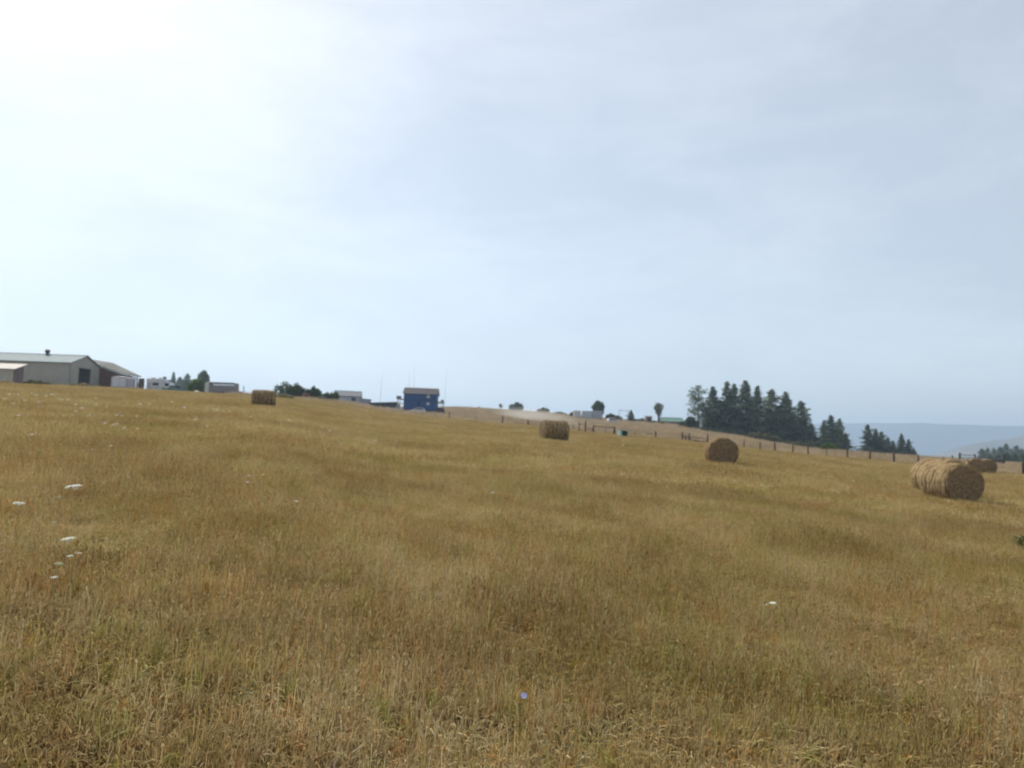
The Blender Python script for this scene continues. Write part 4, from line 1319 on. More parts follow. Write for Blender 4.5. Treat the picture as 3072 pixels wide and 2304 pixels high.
def slate_building():
    y = 205.0
    a, b_ = at_y(1110, 1207, y), at_y(1192, 1203, y)
    gz = tz(b_.x, y) - .6
    o = thing('low_outbuilding', 'long low dark roofed outbuilding left of the blue house', 'outbuilding', (a.x, y, gz))
    w = b_.x - a.x
    zl, zr = a.z - gz, b_.z - gz
    MB().extrude([(.1, 0), (w - .1, 0), (w - .1, zr - .35), (.1, zl - .2)], 0, .15, 'y').build('front_wall', 'slate_wall', o)
    MB().box(.1, .25, .15, 5, 0, zl - .2).build('side_wall', 'slate_wall', o)
    MB().box(w - .25, w - .1, .15, 5, 0, zr - .35).build('side_wall', 'slate_wall', o)
    MB().slab([(-.5, -.8, zl - .12), (w, -.8, zr - .3), (w, 5.4, zr + .05), (-.5, 5.4, zl + .02)], .14).build('roof', 'slate_roof', o)
    MB().box(w * .45, w * .45 + 1.6, -.03, -.003, .1, 1.1).build('door', 'deck_dark', o)
slate_building()

def blue_house():
    y = 190.0
    A, B = at_y(1211, 1200, y), at_y(1309, 1200, y)
    cx = (A.x + B.x) / 2
    gz = tz(cx, y) - .7
    o = thing('blue_house', 'tall bright blue two storey house with grey brown roof', 'house', (cx, y, gz), R(1.5))
    w = B.x - A.x
    ez = wz(1260, 1182, y) - gz; pz = wz(1260, 1165.5, y + 3.4) - gz
    d, rise = 6.8, pz - ez
    midz = wz(1260, 1201, y) - gz; lowz = wz(1260, 1227, y) - gz
    # lap siding boards of the front
    nb = 16
    for i in range(nb):
        z0, z1 = lowz + (ez - lowz) * i / nb, lowz + (ez - lowz) * (i + 1) / nb
        MB().extrude([(-.03, z0 + .01), (.12, z0 + .01), (.12, z1), (.0, z1)], -w / 2, w / 2, 'x').build('siding_board', 'blue_paint', o)
    MB().box(-w / 2 - .02, w / 2 + .02, -.08, .14, 0, lowz).build('lower_band', 'blue_low', o)  # lowest band of the front, darker blue than the boards above
    MB().box(-w / 2, w / 2, d - .15, d, 0, ez).build('back_wall', 'blue_paint', o)
    for s in (-1, 1):
        a, b_ = (-w / 2, -w / 2 + .15) if s < 0 else (w / 2 - .15, w / 2)
        MB().extrude([(.13, 0), (d - .16, 0), (d - .16, ez), (d / 2, ez + rise - .06), (.13, ez)], a, b_, 'x').build('gable_wall', 'blue_paint', o)
    sl = rise / (d / 2)
    ov = .3
    nr = 6
    for i in range(nr):
        f0, f1 = i / nr, (i + 1) / nr
        ya, yb = -ov + (d / 2 + ov) * f0, -ov + (d / 2 + ov) * f1
        za, zb = ez - ov * sl + (rise + ov * sl) * f0, ez - ov * sl + (rise + ov * sl) * f1
        MB().slab([(-w / 2 - ov, ya - .06, za + .2), (w / 2 + ov, ya - .06, za + .2), (w / 2 + ov, yb, zb + .16), (-w / 2 - ov, yb, zb + .16)], .07).build('shingle_course', 'brown_shingle', o)
    MB().slab([(-w / 2 - ov, d / 2, ez + rise + .16), (w / 2 + ov, d / 2, ez + rise + .16), (w / 2 + ov, d + ov, ez - ov * sl + .16), (-w / 2 - ov, d + ov, ez - ov * sl + .16)], .13).build('roof', 'brown_shingle', o)
    MB().box(-w / 2 - .02, w / 2 + .02, -.1, -.04, midz - .12, midz + .12).build('floor_band', 'blue_low', o)
    for u, v0, v1 in ((1285, 1185.5, 1193), (1284, 1207, 1214.5)):
        x = at_y(u, v0, y).x - cx
        z1, z0 = wz(u, v0, y) - gz, wz(u, v1, y) - gz
        f = MB().box(x - .36, x + .36, -.07, -.035, z0, z1).build('window', 'white_paint', o)
        MB().box(x - .42, x + .42, -.12, -.072, z0 - .08, z0).build('sill', 'white_paint', f)
        MB().box(x - .03, x + .03, -.09, -.072, z0 + .01, z1).build('mullion', 'trim', f)
    xd = at_y(1257, 1215, y).x - cx
    dr = MB().box(xd - .45, xd + .45, -.07, -.035, lowz + .02, lowz + 1.95).build('door', 'blue_low', o)
    MB().box(xd + .28, xd + .36, -.11, -.072, lowz + .9, lowz + 1.0).build('handle', 'steel', dr)
    # left deck: floor, rail box, pale posts
    def zz(v): return wz(1260, v, y) - gz
    xl = at_y(1189, 1200, y).x - cx; xr = at_y(1331, 1200, y).x - cx
    lo = MB().box(xl, -w / 2 - .03, .4, 2.6, zz(1200), zz(1197.5)).build('left_deck', 'deck_dark', o)
    MB().box(xl, xl + 1.25, .3, .36, zz(1197), zz(1190)).build('rail_panel', 'deck_dark', lo)
    for f in (.18, .5):
        x = xl + (-w / 2 - xl) * f
        MB().box(x - .08, x + .08, .45, .6, 0, zz(1200)).build('post', 'deck_pale', lo)
    MB().box(xl + .2, -w / 2 - .03, .5, .62, zz(1214), zz(1211) ).build('rail', 'deck_pale', lo)
    ro = MB().box(w / 2 + .03, xr, .4, 2.6, zz(1207), zz(1204)).build('right_deck', 'deck_dark', o)
    MB().box(xr - .75, xr, .3, .36, zz(1203.5), zz(1197)).build('rail_panel', 'deck_dark', ro)
    for k in range(6):
        x = w / 2 + .1 + k * .18
        MB().box(x - .02, x + .02, .3, .36, zz(1203.5), zz(1198)).build('baluster', 'deck_dark', ro)
    for f in (.55, .78):
        x = w / 2 + (xr - w / 2) * f
        MB().box(x - .06, x + .06, .45, .6, zz(1222), zz(1207)).build('post', 'deck_pale', ro)
    MB().box(xr - .14, xr - .02, .45, .6, 0, zz(1207)).build('post', 'deck_dark', ro)
    b = MB(); b.extrude([(w / 2 + .04, 0), (xr + .5, 0), (xr + .42, zz(1234)), (xr - .1, zz(1220.5)), (w / 2 + .04, zz(1220.5))], .25, 2.4, 'y')
    b.build('stair_base', 'deck_dark', o)
blue_house()

def car():
    y = 176.0
    p = ground_y(1252, 1240, y)
    o = thing('parked_car', 'silver hatchback car parked in front of the blue house', 'car', (p.x, p.y, p.z - .15), R(188))
    prof = [(-1.95, .35), (1.95, .35), (2.0, .62), (1.85, .82), (1.05, .95), (.45, 1.38), (.1, 1.46), (-1.2, 1.44), (-1.75, 1.05), (-1.95, .8)]
    b = MB(); b.extrude(prof, -.82, .82, 'y'); bevel(b.build('body', 'car_silver', o), .08, 3)
    for s in (-1, 1):
        MB().extrude([(-1.45, 1.02), (.85, 1.0), (.4, 1.32), (-1.1, 1.36)], *sorted((s * .822, s * .835)), 'y').build('side_window', 'glass', o)
        MB().box(1.86, 2.0, s * .6 - .14, s * .6 + .14, .62, .76).build('headlight', 'white_paint', o)
        for x in (-1.2, 1.25):
            wheel(o, x, s * .74, .31, .2)
    MB().slab([(1.08, -.68, .99), (1.08, .68, .99), (.5, .62, 1.39), (.5, -.62, 1.39)], .02).build('windscreen', 'glass', o)
    MB().box(-.6, -.45, -.836, -.83, .85, .89).build('door_handle', 'trim', o)
car()
for u, v, lab in ((1163, 1229, 'leftmost white plastic drum before the low outbuilding'), (1186, 1230, 'middle white plastic drum before the low outbuilding'), (1200, 1232, 'right white plastic drum nearest the blue house')):
    p = ground_y(u, v, 184.0)
    b = MB(); b.tube([(0, 0, -.1), (0, 0, .1), (0, 0, .5), (0, 0, .9), (0, 0, .94)], [.3, .33, .34, .33, .26], 14)
    o = thing('plastic_drum', lab, 'drum', p, 0, 'white drums by the outbuilding')
    b.build('barrel', 'lilac_panel', o, True)
    for z in (.3, .62):
        b = MB(); b.tube([(0, 0, z), (0, 0, z + .04)], .355, 14); b.build('hoop', 'white_paint', o)
for i, (u0, v0, u1, v1, y, lab) in enumerate(((1140, 1202, 1148, 1108, 200, 'leftmost thin antenna mast above the low outbuilding'), (1227, 1172, 1228, 1120, 197, 'shorter faint antenna mast over the blue house roof'),
                                              (1242, 1172, 1243, 1100, 197, 'taller antenna mast over the blue house roof'), (1331, 1236, 1340, 1110, 192, 'rightmost antenna mast beside the blue house deck'))):
    a, b_ = at_y(u0, v0, y), at_y(u1, v1, y)
    foot = Vector((a.x, a.y, min(a.z, tz(a.x, a.y)) - .2))
    o = thing('antenna_mast', lab, 'antenna', foot, 0, 'antenna masts round the blue house')
    h = b_ - foot
    m = MB(); m.tube([(0, 0, 0), tuple(h * .6 + Vector((.03, 0, 0))), tuple(h)], [.05, .04, .022], 6); m.build('mast', 'mast', o)
    m = MB(); m.tube([tuple(h * .62 + Vector((-.12, 0, 0))), tuple(h * .62 + Vector((.12, 0, 0)))], .03, 5); m.build('bracket', 'mast', o)

# ------------------------------------------------------------------ far slope: trailers, tractor, frame, green roofed house
def semi_trailers():
    y = 262.0
    for u0, u1, v0, v1, mt, lab in ((1722, 1743, 1231.5, 1250, 'trailer_pink', 'short pinkish white box trailer, left end of the pale row'),
                                    (1747, 1776, 1232, 1250.5, 'trailer_grey', 'middle blue grey box trailer in the pale row on the slope'),
                                    (1777.5, 1808, 1232, 1253, 'lilac_panel', 'right grey white box trailer in front of the rounded tree')):
        a, b_ = at_y(u0, v0, y), at_y(u1, v0, y)
        g = tz((a.x + b_.x) / 2, y)
        o = thing('box_trailer', lab, 'trailer', (a.x, y, g - .1), 0, 'pale box trailers on the far slope')
        w, h = b_.x - a.x, a.z - g + .1
        bo = MB().box(.02, w - .02, 0, 2.4, .45, h).build('box', mt, o); bevel(bo, .05)
        n = max(2, int(w / .9))
        for k in range(1, n):
            MB().box(w * k / n - .02, w * k / n + .02, -.02, -.002, .5, h - .08).build('rib', mt, bo)
        MB().box(.1, w - .1, .2, 2.2, .25, .44).build('chassis', 'dark_metal', o)
        for x in (w * .7, w * .9):
            wheel(o, x, .15, .3)
semi_trailers()

def green_house():
    y = 262.0
    a, b_ = at_y(1984, 1266, y), at_y(2052, 1268, y)
    g = tz((a.x + b_.x) / 2, y)
    o = thing('green_roofed_house', 'low brown house with pale green metal roof by the pines', 'house', ((a.x + b_.x) / 2, y, g - .4))
    w = b_.x - a.x
    ez = (a.z + b_.z) / 2 - g + .4 ; rise = wz(2018, 1257, y + 3) - (a.z + b_.z) / 2
    ez = max(ez, 1.3)
    gable_house(o, w - .6, 6.0, ez, max(rise, .8), 'barn_brown', 'green_roof', .4)
    for x in (-2.0, -.2, 1.6):
        f = MB().box(x, x + .9, -.05, -.003, ez * .35, ez * .8).build('window', 'glass', o)
        MB().box(x - .06, x + .96, -.08, -.052, ez * .35 - .08, ez * .35).build('sill', 'barn_brown', f)
green_house()

def old_shed(label, u, v0, v1, wpx, y, wall, roof, name='old_shed'):
    c = at_y(u, v0, y)
    g = tz(c.x, y)
    w = wpx * y / FPX
    h = c.z - g
    o = thing(name, label, 'shed', (c.x, y, g - .3), R(6))
    MB().box(-w / 2, w / 2, 0, .1, 0, h * .8 + .3).build('front_wall', wall, o)
    for s in (-1, 1):
        MB().box(*sorted((s * w / 2, s * (w / 2 - .1))), .11, 2.0, 0, h * .8 + .3).build('side_wall', wall, o)
    MB().slab([(-w / 2 - .2, -.3, h * .82 + .3), (w / 2 + .2, -.3, h * .82 + .3), (w / 2 + .2, 2.2, h + .3), (-w / 2 - .2, 2.2, h + .3)], .1).build('roof', roof, o)
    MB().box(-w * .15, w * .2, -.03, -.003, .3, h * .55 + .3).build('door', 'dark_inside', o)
old_shed('small brown shed left of the vase shaped tree', 1948, 1247, 1262, 17, 258.0, 'barn_brown', 'grey_board')

def gate_frame():
    y = 250.0
    pl, pr = ground_y(1858, 1252, y), ground_y(1884, 1254, y)
    o = thing('ranch_gate_frame', 'tall thin post and beam gate frame on the skyline', 'gate', pl)
    for p, v in ((pl, 1230), (pr, 1231)):
        h = wz(1870, v, y) - p.z
        b = MB(); b.tube([(0, 0, -.3), (0, 0, h)], [.10, .09], 8); q = b.build('post', 'mast', o); q.location = p - pl
    t0, t1 = wz(1870, 1231, y), wz(1870, 1231.5, y)
    b = MB(); b.tube([(-.2, 0, t0 - pl.z), (pr.x - pl.x + .2, pr.y - pl.y, t1 - pl.z)], .09, 8); b.build('beam', 'mast', o)
gate_frame()

def white_van():
    y = 240.0
    p = ground_y(1842, 1262, y)
    o = thing('parked_van', 'low white vehicle parked under the ranch gate frame', 'van', (p.x, p.y, p.z - .2), R(12))
    b = MB(); b.extrude([(-1.9, .35), (1.9, .35), (1.95, .8), (1.2, 1.0), (.7, 1.5), (-1.7, 1.55), (-1.9, 1.1)], 0, 1.7, 'y'); bevel(b.build('body', 'white_paint', o), .08)
    MB().extrude([(-1.5, 1.0), (.9, 1.0), (.6, 1.4), (-1.4, 1.42)], -.02, -.003, 'y').build('side_window', 'glass', o)
    for x in (-1.2, 1.2):
        wheel(o, x, .1, .31)
white_van()

def dark_trailer():
    y = 112.0
    a, b_ = at_y(2977, 1378, y), at_y(3008, 1378, y)
    g = tz((a.x + b_.x) / 2, y)
    o = thing('dark_utility_trailer', 'dark open sided trailer behind the two small right bales', 'trailer', (a.x, y, g), R(-3))
    w = b_.x - a.x
    h = a.z - g
    bevel(MB().box(0, w, 0, 1.8, .35, max(h, .9)).build('box', 'dark_metal', o), .04)
    for k in range(4):
        MB().box(w * k / 3 - .03, w * k / 3 + .03, -.05, -.003, .3, max(h, .9) + .1).build('stake', 'deck_dark', o)
    wheel(o, w * .35, 0.0, .32); wheel(o, w * .65, .0, .32)
    b = MB(); b.tube([(w + .3, .3, -.3), (w + .3, .3, h + .75)], .14, 8); b.build('corner_post', 'deck_dark', o)
dark_trailer()
def red_tank():
    y = 136.5
    p = ground_y(918, 1194, y)
    o = thing('fuel_tank', 'rusty red tank half hidden under the dark shrubs', 'tank', p, R(4))
    b = MB(); b.tube([(-.8, 0, .75), (-.72, 0, .75), (.72, 0, .75), (.8, 0, .75)], [.3, .45, .45, .3], 16); b.build('barrel', 'rust_red', o, True)
    for x in (-.5, .5):
        MB().box(x - .05, x + .05, -.3, .3, -.1, .4).build('leg', 'dark_metal', o)
red_tank()

# ------------------------------------------------------------------ trees
def conifer_mesh(seed, H, Rm, bare=0.06, dens=1.0, ragged=0.3, top=0.9):
    rg = np.random.default_rng(seed)
    nb = int(150 * dens)
    C, S, T = [], [], []
    for i in range(nb):
        t = (i + rg.uniform(0, 1)) / nb
        z = H * (bare + (1 - bare) * t)
        shape = (1 - t) ** top * (0.35 + 0.65 * min(1, t / 0.14))
        Lb = Rm * shape * (1 + ragged * rg.normal()) + 0.12
        Lb = max(0.1, Lb)
        a = rg.uniform(0, 2 * math.pi)
        n = max(3, int(9 * Lb / Rm * dens) + 3)
        base_tone = np.clip(0.45 + 0.28 * rg.normal(), 0, 1)
        f = rg.uniform(0.15, 1.0, n) ** 0.7
        r = Lb * f
        droop = rg.uniform(-0.05, 0.4)
        zz_ = z + 0.25 * Lb * f - droop * Lb * f * f + rg.normal(0, 0.10, n) * (0.3 + Lb * .3)
        wob = rg.normal(0, 0.16 * Lb + .05, n)
        C.append(np.column_stack([r * math.cos(a) - wob * math.sin(a), r * math.sin(a) + wob * math.cos(a), zz_]))
        S.append(rg.uniform(0.20, 0.46, n) * (0.75 + 0.3 * Lb / Rm) * H / 17)
        T.append(np.clip(base_tone + 0.15 * rg.normal(size=n) + 0.15 * (f - .5), 0, 1))
    C, S, T = np.vstack(C), np.concatenate(S), np.concatenate(T)
    C2 = C + rg.normal(0, .22, C.shape) * (H / 17); S2 = S * rg.uniform(.5, .9, len(S))
    return quads_mesh('crown', np.vstack([C, C2]), np.concatenate([S, S2]), np.concatenate([T, T]), 'needles', 0.35, seed, 0.5)

def trunk_mesh(H, r, limbs, seed, mat='bark'):
    rg = random.Random(seed)
    b = MB()
    b.tube([(0, 0, -.8), (0.02 * H * .1, 0, H * .3), (rg.uniform(-.1, .1), rg.uniform(-.1, .1), H * .65), (0, 0, H * .98)], [r * 1.25, r * .9, r * .5, r * .08], 9)
    for k in range(limbs):
        z = H * (.12 + .7 * k / max(1, limbs)); a = rg.uniform(0, 6.28); ln = (H - z) * .16 + .4
        b.tube([(0, 0, z), (math.cos(a) * ln * .6, math.sin(a) * ln * .6, z + ln * .1), (math.cos(a) * ln, math.sin(a) * ln, z + ln * .25)], [r * .22, r * .14, r * .05], 5)
    return b.mesh('trunk', mat, True)
CON = [(conifer_mesh(31, 17, 3.3, .0, 2.1, .42, .62), trunk_mesh(17, .28, 14, 1)),
       (conifer_mesh(32, 17, 2.8, .01, 1.9, .45, .66), trunk_mesh(17, .26, 14, 2)),
       (conifer_mesh(33, 17, 4.0, .0, 2.3, .42, .55), trunk_mesh(17, .30, 14, 3)),
       (conifer_mesh(34, 17, 3.4, .25, 1.15, .6, .45), trunk_mesh(17, .28, 14, 4)),
       (conifer_mesh(35, 17, 3.8, .0, 2.1, .5, .7), trunk_mesh(17, .28, 14, 5))]
def conifer(label, u, vt, d, k, wide=1.0, group='pines on the right hand slope', name='pine_tree', sink=.3, vhor=None):
    top = at_d(u, vt, d)
    g = tz(top.x, top.y)
    H = top.z - g + sink
    s = H / 17.0
    o = thing(name, label, 'tree', (top.x, top.y, g - sink), random.uniform(0, 6.28), group, (s * wide, s * wide, s))
    place(CON[k][1], 'trunk', o)
    place(CON[k][0], 'crown', o)
    return o
PINES = [
    ('leftmost pine of the clump, ragged with open gaps and bare trunk', 2096, 1157, 232, 3, 1.05),
    ('second pine from the left in the dark clump, broad and full', 2139, 1160, 238, 0, 1.05),
    ('pointed pine third from the left in the dark clump', 2181, 1144, 240, 1, 1.15),
    ('hazy pine set back between two pointed tops in the clump', 2203, 1152, 262, 0, .9),
    ('tallest pine in the middle of the dark clump', 2236, 1142, 238, 0, 1.05),
    ('slender pine just right of the tallest one', 2273, 1158, 246, 1, 1.15),
    ('full pine fourth from the right of the dark clump', 2316, 1169, 240, 2, .95),
    ('broad pine third from the right of the dark clump', 2356, 1176, 238, 0, 1.15),
    ('blunt topped pine second from the right of the clump', 2402, 1204, 244, 2, 1.0),
    ('short dark pine at the right end of the big clump', 2434, 1270, 236, 4, 1.5),
    ('low dark pine filling the clump behind its left bale side', 2160, 1200, 250, 2, 1.0),
    ('low dark pine filling the clump under the pointed tops', 2258, 1200, 252, 2, 1.15),
    ('low dark pine filling the clump on its right half', 2340, 1222, 254, 2, 1.2),
    ('low dark pine filling the right end of the big clump', 2378, 1235, 250, 4, 1.3),
    ('tallest pine of the small middle group', 2492, 1246, 250, 2, .95),
    ('right hand pine of the small middle group', 2518, 1256, 254, 0, 1.05),
    ('left hand pine of the small middle group', 2472, 1262, 252, 1, 1.25),
    ('lowest pine at the right of the small middle group', 2537, 1300, 252, 4, 1.4),
    ('tallest pine of the last group before the blue ridge', 2603, 1274, 262, 2, .95),
    ('second pine of the last group before the blue ridge', 2627, 1287, 264, 0, 1.05),
    ('third pine of the last group before the blue ridge', 2645, 1295, 262, 2, .95),
    ('fourth pine of the last group before the blue ridge', 2663, 1311, 266, 4, 1.25),
    ('fifth and smallest pine of the last group before the ridge', 2679, 1322, 268, 0, 1.25),
    ('pointed pine near the right end of the last group', 2705, 1301, 262, 0, 1.0),
    ('last pine on the right against the blue ridge', 2726, 1318, 262, 2, .9),
    ('low broad pine hiding the foot of the dark clump, left half', 2120, 1225, 246, 4, 1.1),
    ('low broad pine at the foot of the clump below the tallest', 2215, 1230, 244, 4, 1.3),
    ('low broad pine at the foot of the clump, right half', 2300, 1240, 246, 4, 1.3),
    ('stub of a pine at the foot of the last group', 2741, 1345, 264, 4, 1.5),
]
for i, (lab, u, v, d, k, w) in enumerate(PINES):
    conifer(lab, u, v, d, k, w)

FARPINES = [(2945, 1350, 'leftmost hazy tree on the far right hillside'), (2962, 1347, 'second hazy tree on the far right hillside'), (2982, 1348, 'third hazy tree on the far right hillside'), (3000, 1345, 'fourth hazy tree on the far right hillside'),
            (3018, 1334, 'fifth hazy tree, the tallest, on the far right hillside'), (3034, 1350, 'sixth hazy tree on the far right hillside'), (3050, 1341, 'seventh hazy tree on the far right hillside'), (3066, 1350, 'eighth hazy tree at the right edge of the picture')]
for i, (u, v, lab) in enumerate(FARPINES):
    conifer(lab, u, v - 4, 520 + 25 * (i % 3), (2, 4, 0)[i % 3], 1.15, 'hazy trees on the far right hillside', 'fir_tree')
for i, (u, v, lab) in enumerate(((2968, 1362, 'leftmost of the lower dark firs behind the small right bales'), (2994, 1364, 'second of the lower dark firs, behind the dark trailer'), (3020, 1358, 'third of the lower dark firs near the right edge'), (3044, 1362, 'fourth of the lower dark firs near the right edge'), (3068, 1360, 'fifth of the lower dark firs, cut by the right edge'))):
    conifer(lab, u, v, 300 + 16 * (i % 2), (4, 2)[i % 2], 2.0, 'lower firs by the right edge', 'fir_tree')
for i, (u, v, w, lab) in enumerate(((421, 1139, 1.5, 'small hazy fir between the brown shed and the camper'), (521, 1116, .9, 'slim hazy fir behind the right end of the camper'), (541, 1131, 1.3, 'short hazy fir between two slim ones behind the pickup'),
                                    (563, 1121, 1.3, 'broad hazy fir behind the green bush'), (552, 1138, 1.4, 'low hazy fir filling in behind the pickup'), (508, 1140, 1.5, 'low hazy fir just right of the camper'), (580, 1138, 1.4, 'low hazy fir behind the left side of the green bush'))):
    conifer(lab, u, v, 330 + 12 * (i % 3), (1, 1, 0, 4, 2, 4, 2)[i], w, 'hazy firs behind the farm vehicles', 'fir_tree')

def broad_mesh(seed, lobes, n, size, mat, gaps=0.0):
    """leaf clumps gathered round several lobes, open between them"""
    rg = np.random.default_rng(seed)
    C, T = [], []
    for (x, y, z, rx, rz) in lobes:
        m = int(n * rx * rz)
        p = rg.normal(size=(m, 3)); p /= np.linalg.norm(p, axis=1)[:, None]
        rr = rg.uniform(0.25, 1.08, m) ** 0.6
        lump = np.array([noise.noise(Vector(q) * 2.3 + Vector((seed, x, z))) for q in p])
        p *= (rr * (1 + .35 * lump))[:, None]
        C.append(p * np.array([rx, rx, rz]) + np.array([x, y, z]))
        T.append(np.clip(.45 + .25 * lump + .22 * rg.normal(size=m) + 0.1 * p[:, 2], 0, 1))
    C, T = np.vstack(C), np.concatenate(T)
    return quads_mesh('crown', C, size * rg.uniform(.6, 1.3, len(C)), T, mat, .1, seed, .6)
def bush_lobes(seed, w, h, k):
    rg = random.Random(seed)
    L_ = []
    for i in range(k):
        x = (i + .5) / k * w - w / 2 + rg.uniform(-.06, .06) * w
        hh = h * rg.uniform(.62, 1.0) * (1 - .35 * abs(2 * x / w) ** 2)
        L_.append((x, rg.uniform(-.2, .2) * w * .4, hh * .55, w / k * .75, hh * .5))
    f = h * .97 / max(q[2] + q[4] for q in L_)
    return [(q[0], q[1], q[2] * f, q[3], q[4] * f) for q in L_]
def shrub(label, u, vt, wpx, y, mat, seed, lobes=4, dens=140, leaf=.16, group=None, name='shrub', cat='shrub', twigs=8, sink=0.1):
    c = at_y(u, vt, y)
    g = tz(c.x, c.y)
    h = max(.25, c.z - g + sink)
    w = wpx * y / FPX
    o = thing(name, label, cat, (c.x, c.y, g - sink), 0, group)
    rg = random.Random(seed)
    b = MB()
    for k in range(twigs):
        x = rg.uniform(-.42, .42) * w; hh = h * rg.uniform(.8, 1.05) * (1 - .3 * abs(2 * x / w))
        b.tube([(x * .4, 0, -.2), (x * .8, rg.uniform(-.2, .2), hh * .55), (x + rg.uniform(-.1, .1) * w * .3, rg.uniform(-.3, .3), hh)], [.05 * h / 3 + .01, .03 * h / 3 + .008, .008], 5)
    b.build('stems', 'bark', o)
    L_ = bush_lobes(seed, w, h, lobes)
    dd = dens * 6.0 / max(.8, w * h)
    place(broad_mesh(seed, L_, max(90, min(1500, dd * 6)), leaf * 1.25, mat), 'foliage', o)
    return o
def lone_tree(label, u, vt, wpx, y, mat, seed, stem=.25, lobes=6, leaf=.3, name='broadleaf_tree', n=None, vase=False):
    c = at_y(u, vt, y)
    g = tz(c.x, c.y)
    H = c.z - g
    w = wpx * y / FPX
    o = thing(name, label, 'tree', (c.x, c.y, g - .1))
    rg = random.Random(seed)
    b = MB()
    r0 = .035 * H
    b.tube([(0, 0, -.4), (0, 0, H * stem), (rg.uniform(-.1, .1), 0, H * .6)], [r0 * 1.2, r0, r0 * .4], 8)
    for k in range(7):
        a = k * 0.9 + rg.uniform(-.3, .3); rr = w * .36 * rg.uniform(.5, 1)
        z1 = H * rg.uniform(.55, .9)
        b.tube([(0, 0, H * stem * .9), (math.cos(a) * rr * .5, math.sin(a) * rr * .5, (H * stem + z1) / 2), (math.cos(a) * rr, math.sin(a) * rr, z1)], [r0 * .5, r0 * .3, r0 * .08], 5)
    b.build('trunk', 'bark', o, True)
    L_ = []
    for k in range(lobes):
        a = k * 2.4; f = rg.uniform(.15, .5)
        zz_ = stem + (1 - stem) * (.3 + .55 * (k + .5) / lobes)
        prof = (1 - abs(zz_ - .6) * 1.1)
        if vase:
            prof = .25 + .95 * min(1, (zz_ - .2))
        L_.append((math.cos(a) * w * .26 * prof, math.sin(a) * w * .26 * prof, H * zz_, w * .30 * max(.5, prof), H * (1 - stem) * .24))
    L_.append((0, 0, H * .86, w * .2, H * .13))
    place(broad_mesh(seed, L_, n or 160, leaf, mat), 'crown', o)
    return o
lone_tree('rounded grey green tree behind the grey stock trailer', 612, 1111, 36, 260.0, 'leaf_dark', 71, .2, 7, .34)
shrub('bright green bush behind the pickup and stock trailer', 595, 1136, 50, 158.0, 'leaf_bright', 72, 4, leaf=.22)
shrub('tall ragged dark shrub at the left of the skyline thicket', 866, 1143, 74, 138.0, 'leaf_dark', 73, 4, 150, .15, 'skyline shrubs', twigs=14)
shrub('dense dark shrub in the middle of the skyline thicket', 905, 1158, 60, 139.0, 'leaf_dark', 74, 3, 190, .15, 'skyline shrubs')
shrub('dark shrub with upright sprigs at the right of the skyline thicket', 940, 1157, 46, 138.0, 'leaf_dark', 75, 3, 170, .14, 'skyline shrubs', twigs=14)
shrub('low dark shrub sloping down between thicket and green bush', 968, 1190, 34, 137.0, 'leaf_dark', 76, 2, 150, .13)
shrub('rounded green bush beside the pale grey house', 993, 1176, 44, 150.0, 'leaf_dark', 77, 3, 180, .16)
shrub('yellow green weeds below the left of the thicket', 850, 1184, 56, 112.0, 'weed_green', 78, 4, 120, .09, name='weed_patch', cat='weeds')
shrub('olive brown weed patch in front of the beige barn wall', 112, 1139, 66, 91.0, 'leaf_olive', 79, 5, 120, .10, name='weed_patch', cat='weeds', twigs=14)
shrub('tan weeds below the barn doorway', 240, 1148, 120, 95.0, 'weed_tan', 80, 7, 110, .09, name='weed_patch', cat='weeds', twigs=16)
shrub('tan weeds at the far left before the low shed', 24, 1141, 64, 88.0, 'weed_tan', 81, 5, 110, .09, name='weed_patch', cat='weeds', twigs=12)
shrub('tan weeds right of the white cargo trailer', 400, 1161, 56, 102.0, 'weed_tan', 82, 4, 90, .08, name='weed_patch', cat='weeds')
shrub('brownish weeds in front of the silver car', 1250, 1237, 50, 138.0, 'weed_tan', 83, 4, 100, .09, name='weed_patch', cat='weeds')
shrub('olive weeds below the white drums', 1190, 1231, 44, 142.0, 'leaf_olive', 84, 4, 100, .09, name='weed_patch', cat='weeds')
# far slope
lone_tree('small dark bush on the skyline left of the dust', 1438, 1219, 9, 290.0, 'leaf_dark', 85, .15, 3, .22, 'skyline_bush')
lone_tree('faint pale bush where the dust plume begins', 1502, 1210, 12, 330.0, 'leaf_pale', 86, .15, 3, .3, 'skyline_bush')
shrub('rounded dark green tree on the skyline right of the dust', 1550, 1207, 34, 300.0, 'leaf_dark', 87, 3, 200, .34, 'skyline bushes', 'skyline_bush', sink=.3)
shrub('rounded olive bush on the skyline above the middle bale', 1630, 1223, 28, 300.0, 'leaf_olive', 88, 3, 200, .3, 'skyline bushes', 'skyline_bush', sink=.3)
shrub('low dark bush between the olive bush and the box trailers', 1680, 1236, 34, 300.0, 'leaf_olive', 89, 4, 160, .24, 'skyline bushes', 'skyline_bush', sink=.3)
shrub('dark bush at the left end of the box trailers', 1718, 1233, 12, 270.0, 'leaf_dark', 90, 2, 160, .22, 'skyline bushes', 'skyline_bush', sink=.2)
lone_tree('tall rounded green tree behind the box trailers', 1796, 1203, 40, 285.0, 'leaf_dark', 91, .12, 8, .4, n=120)
shrub('low bush right of the tall rounded tree', 1832, 1240, 24, 285.0, 'leaf_dark', 92, 3, 160, .24, 'skyline bushes', 'skyline_bush', sink=.3)
shrub('low olive bush at the foot of the ranch gate frame', 1856, 1247, 16, 275.0, 'leaf_olive', 93, 2, 150, .2, 'skyline bushes', 'skyline_bush', sink=.2)
conifer('small dark conifer right of the ranch gate frame', 1893, 1230, 265, 0, 1.5, None, 'small_conifer')
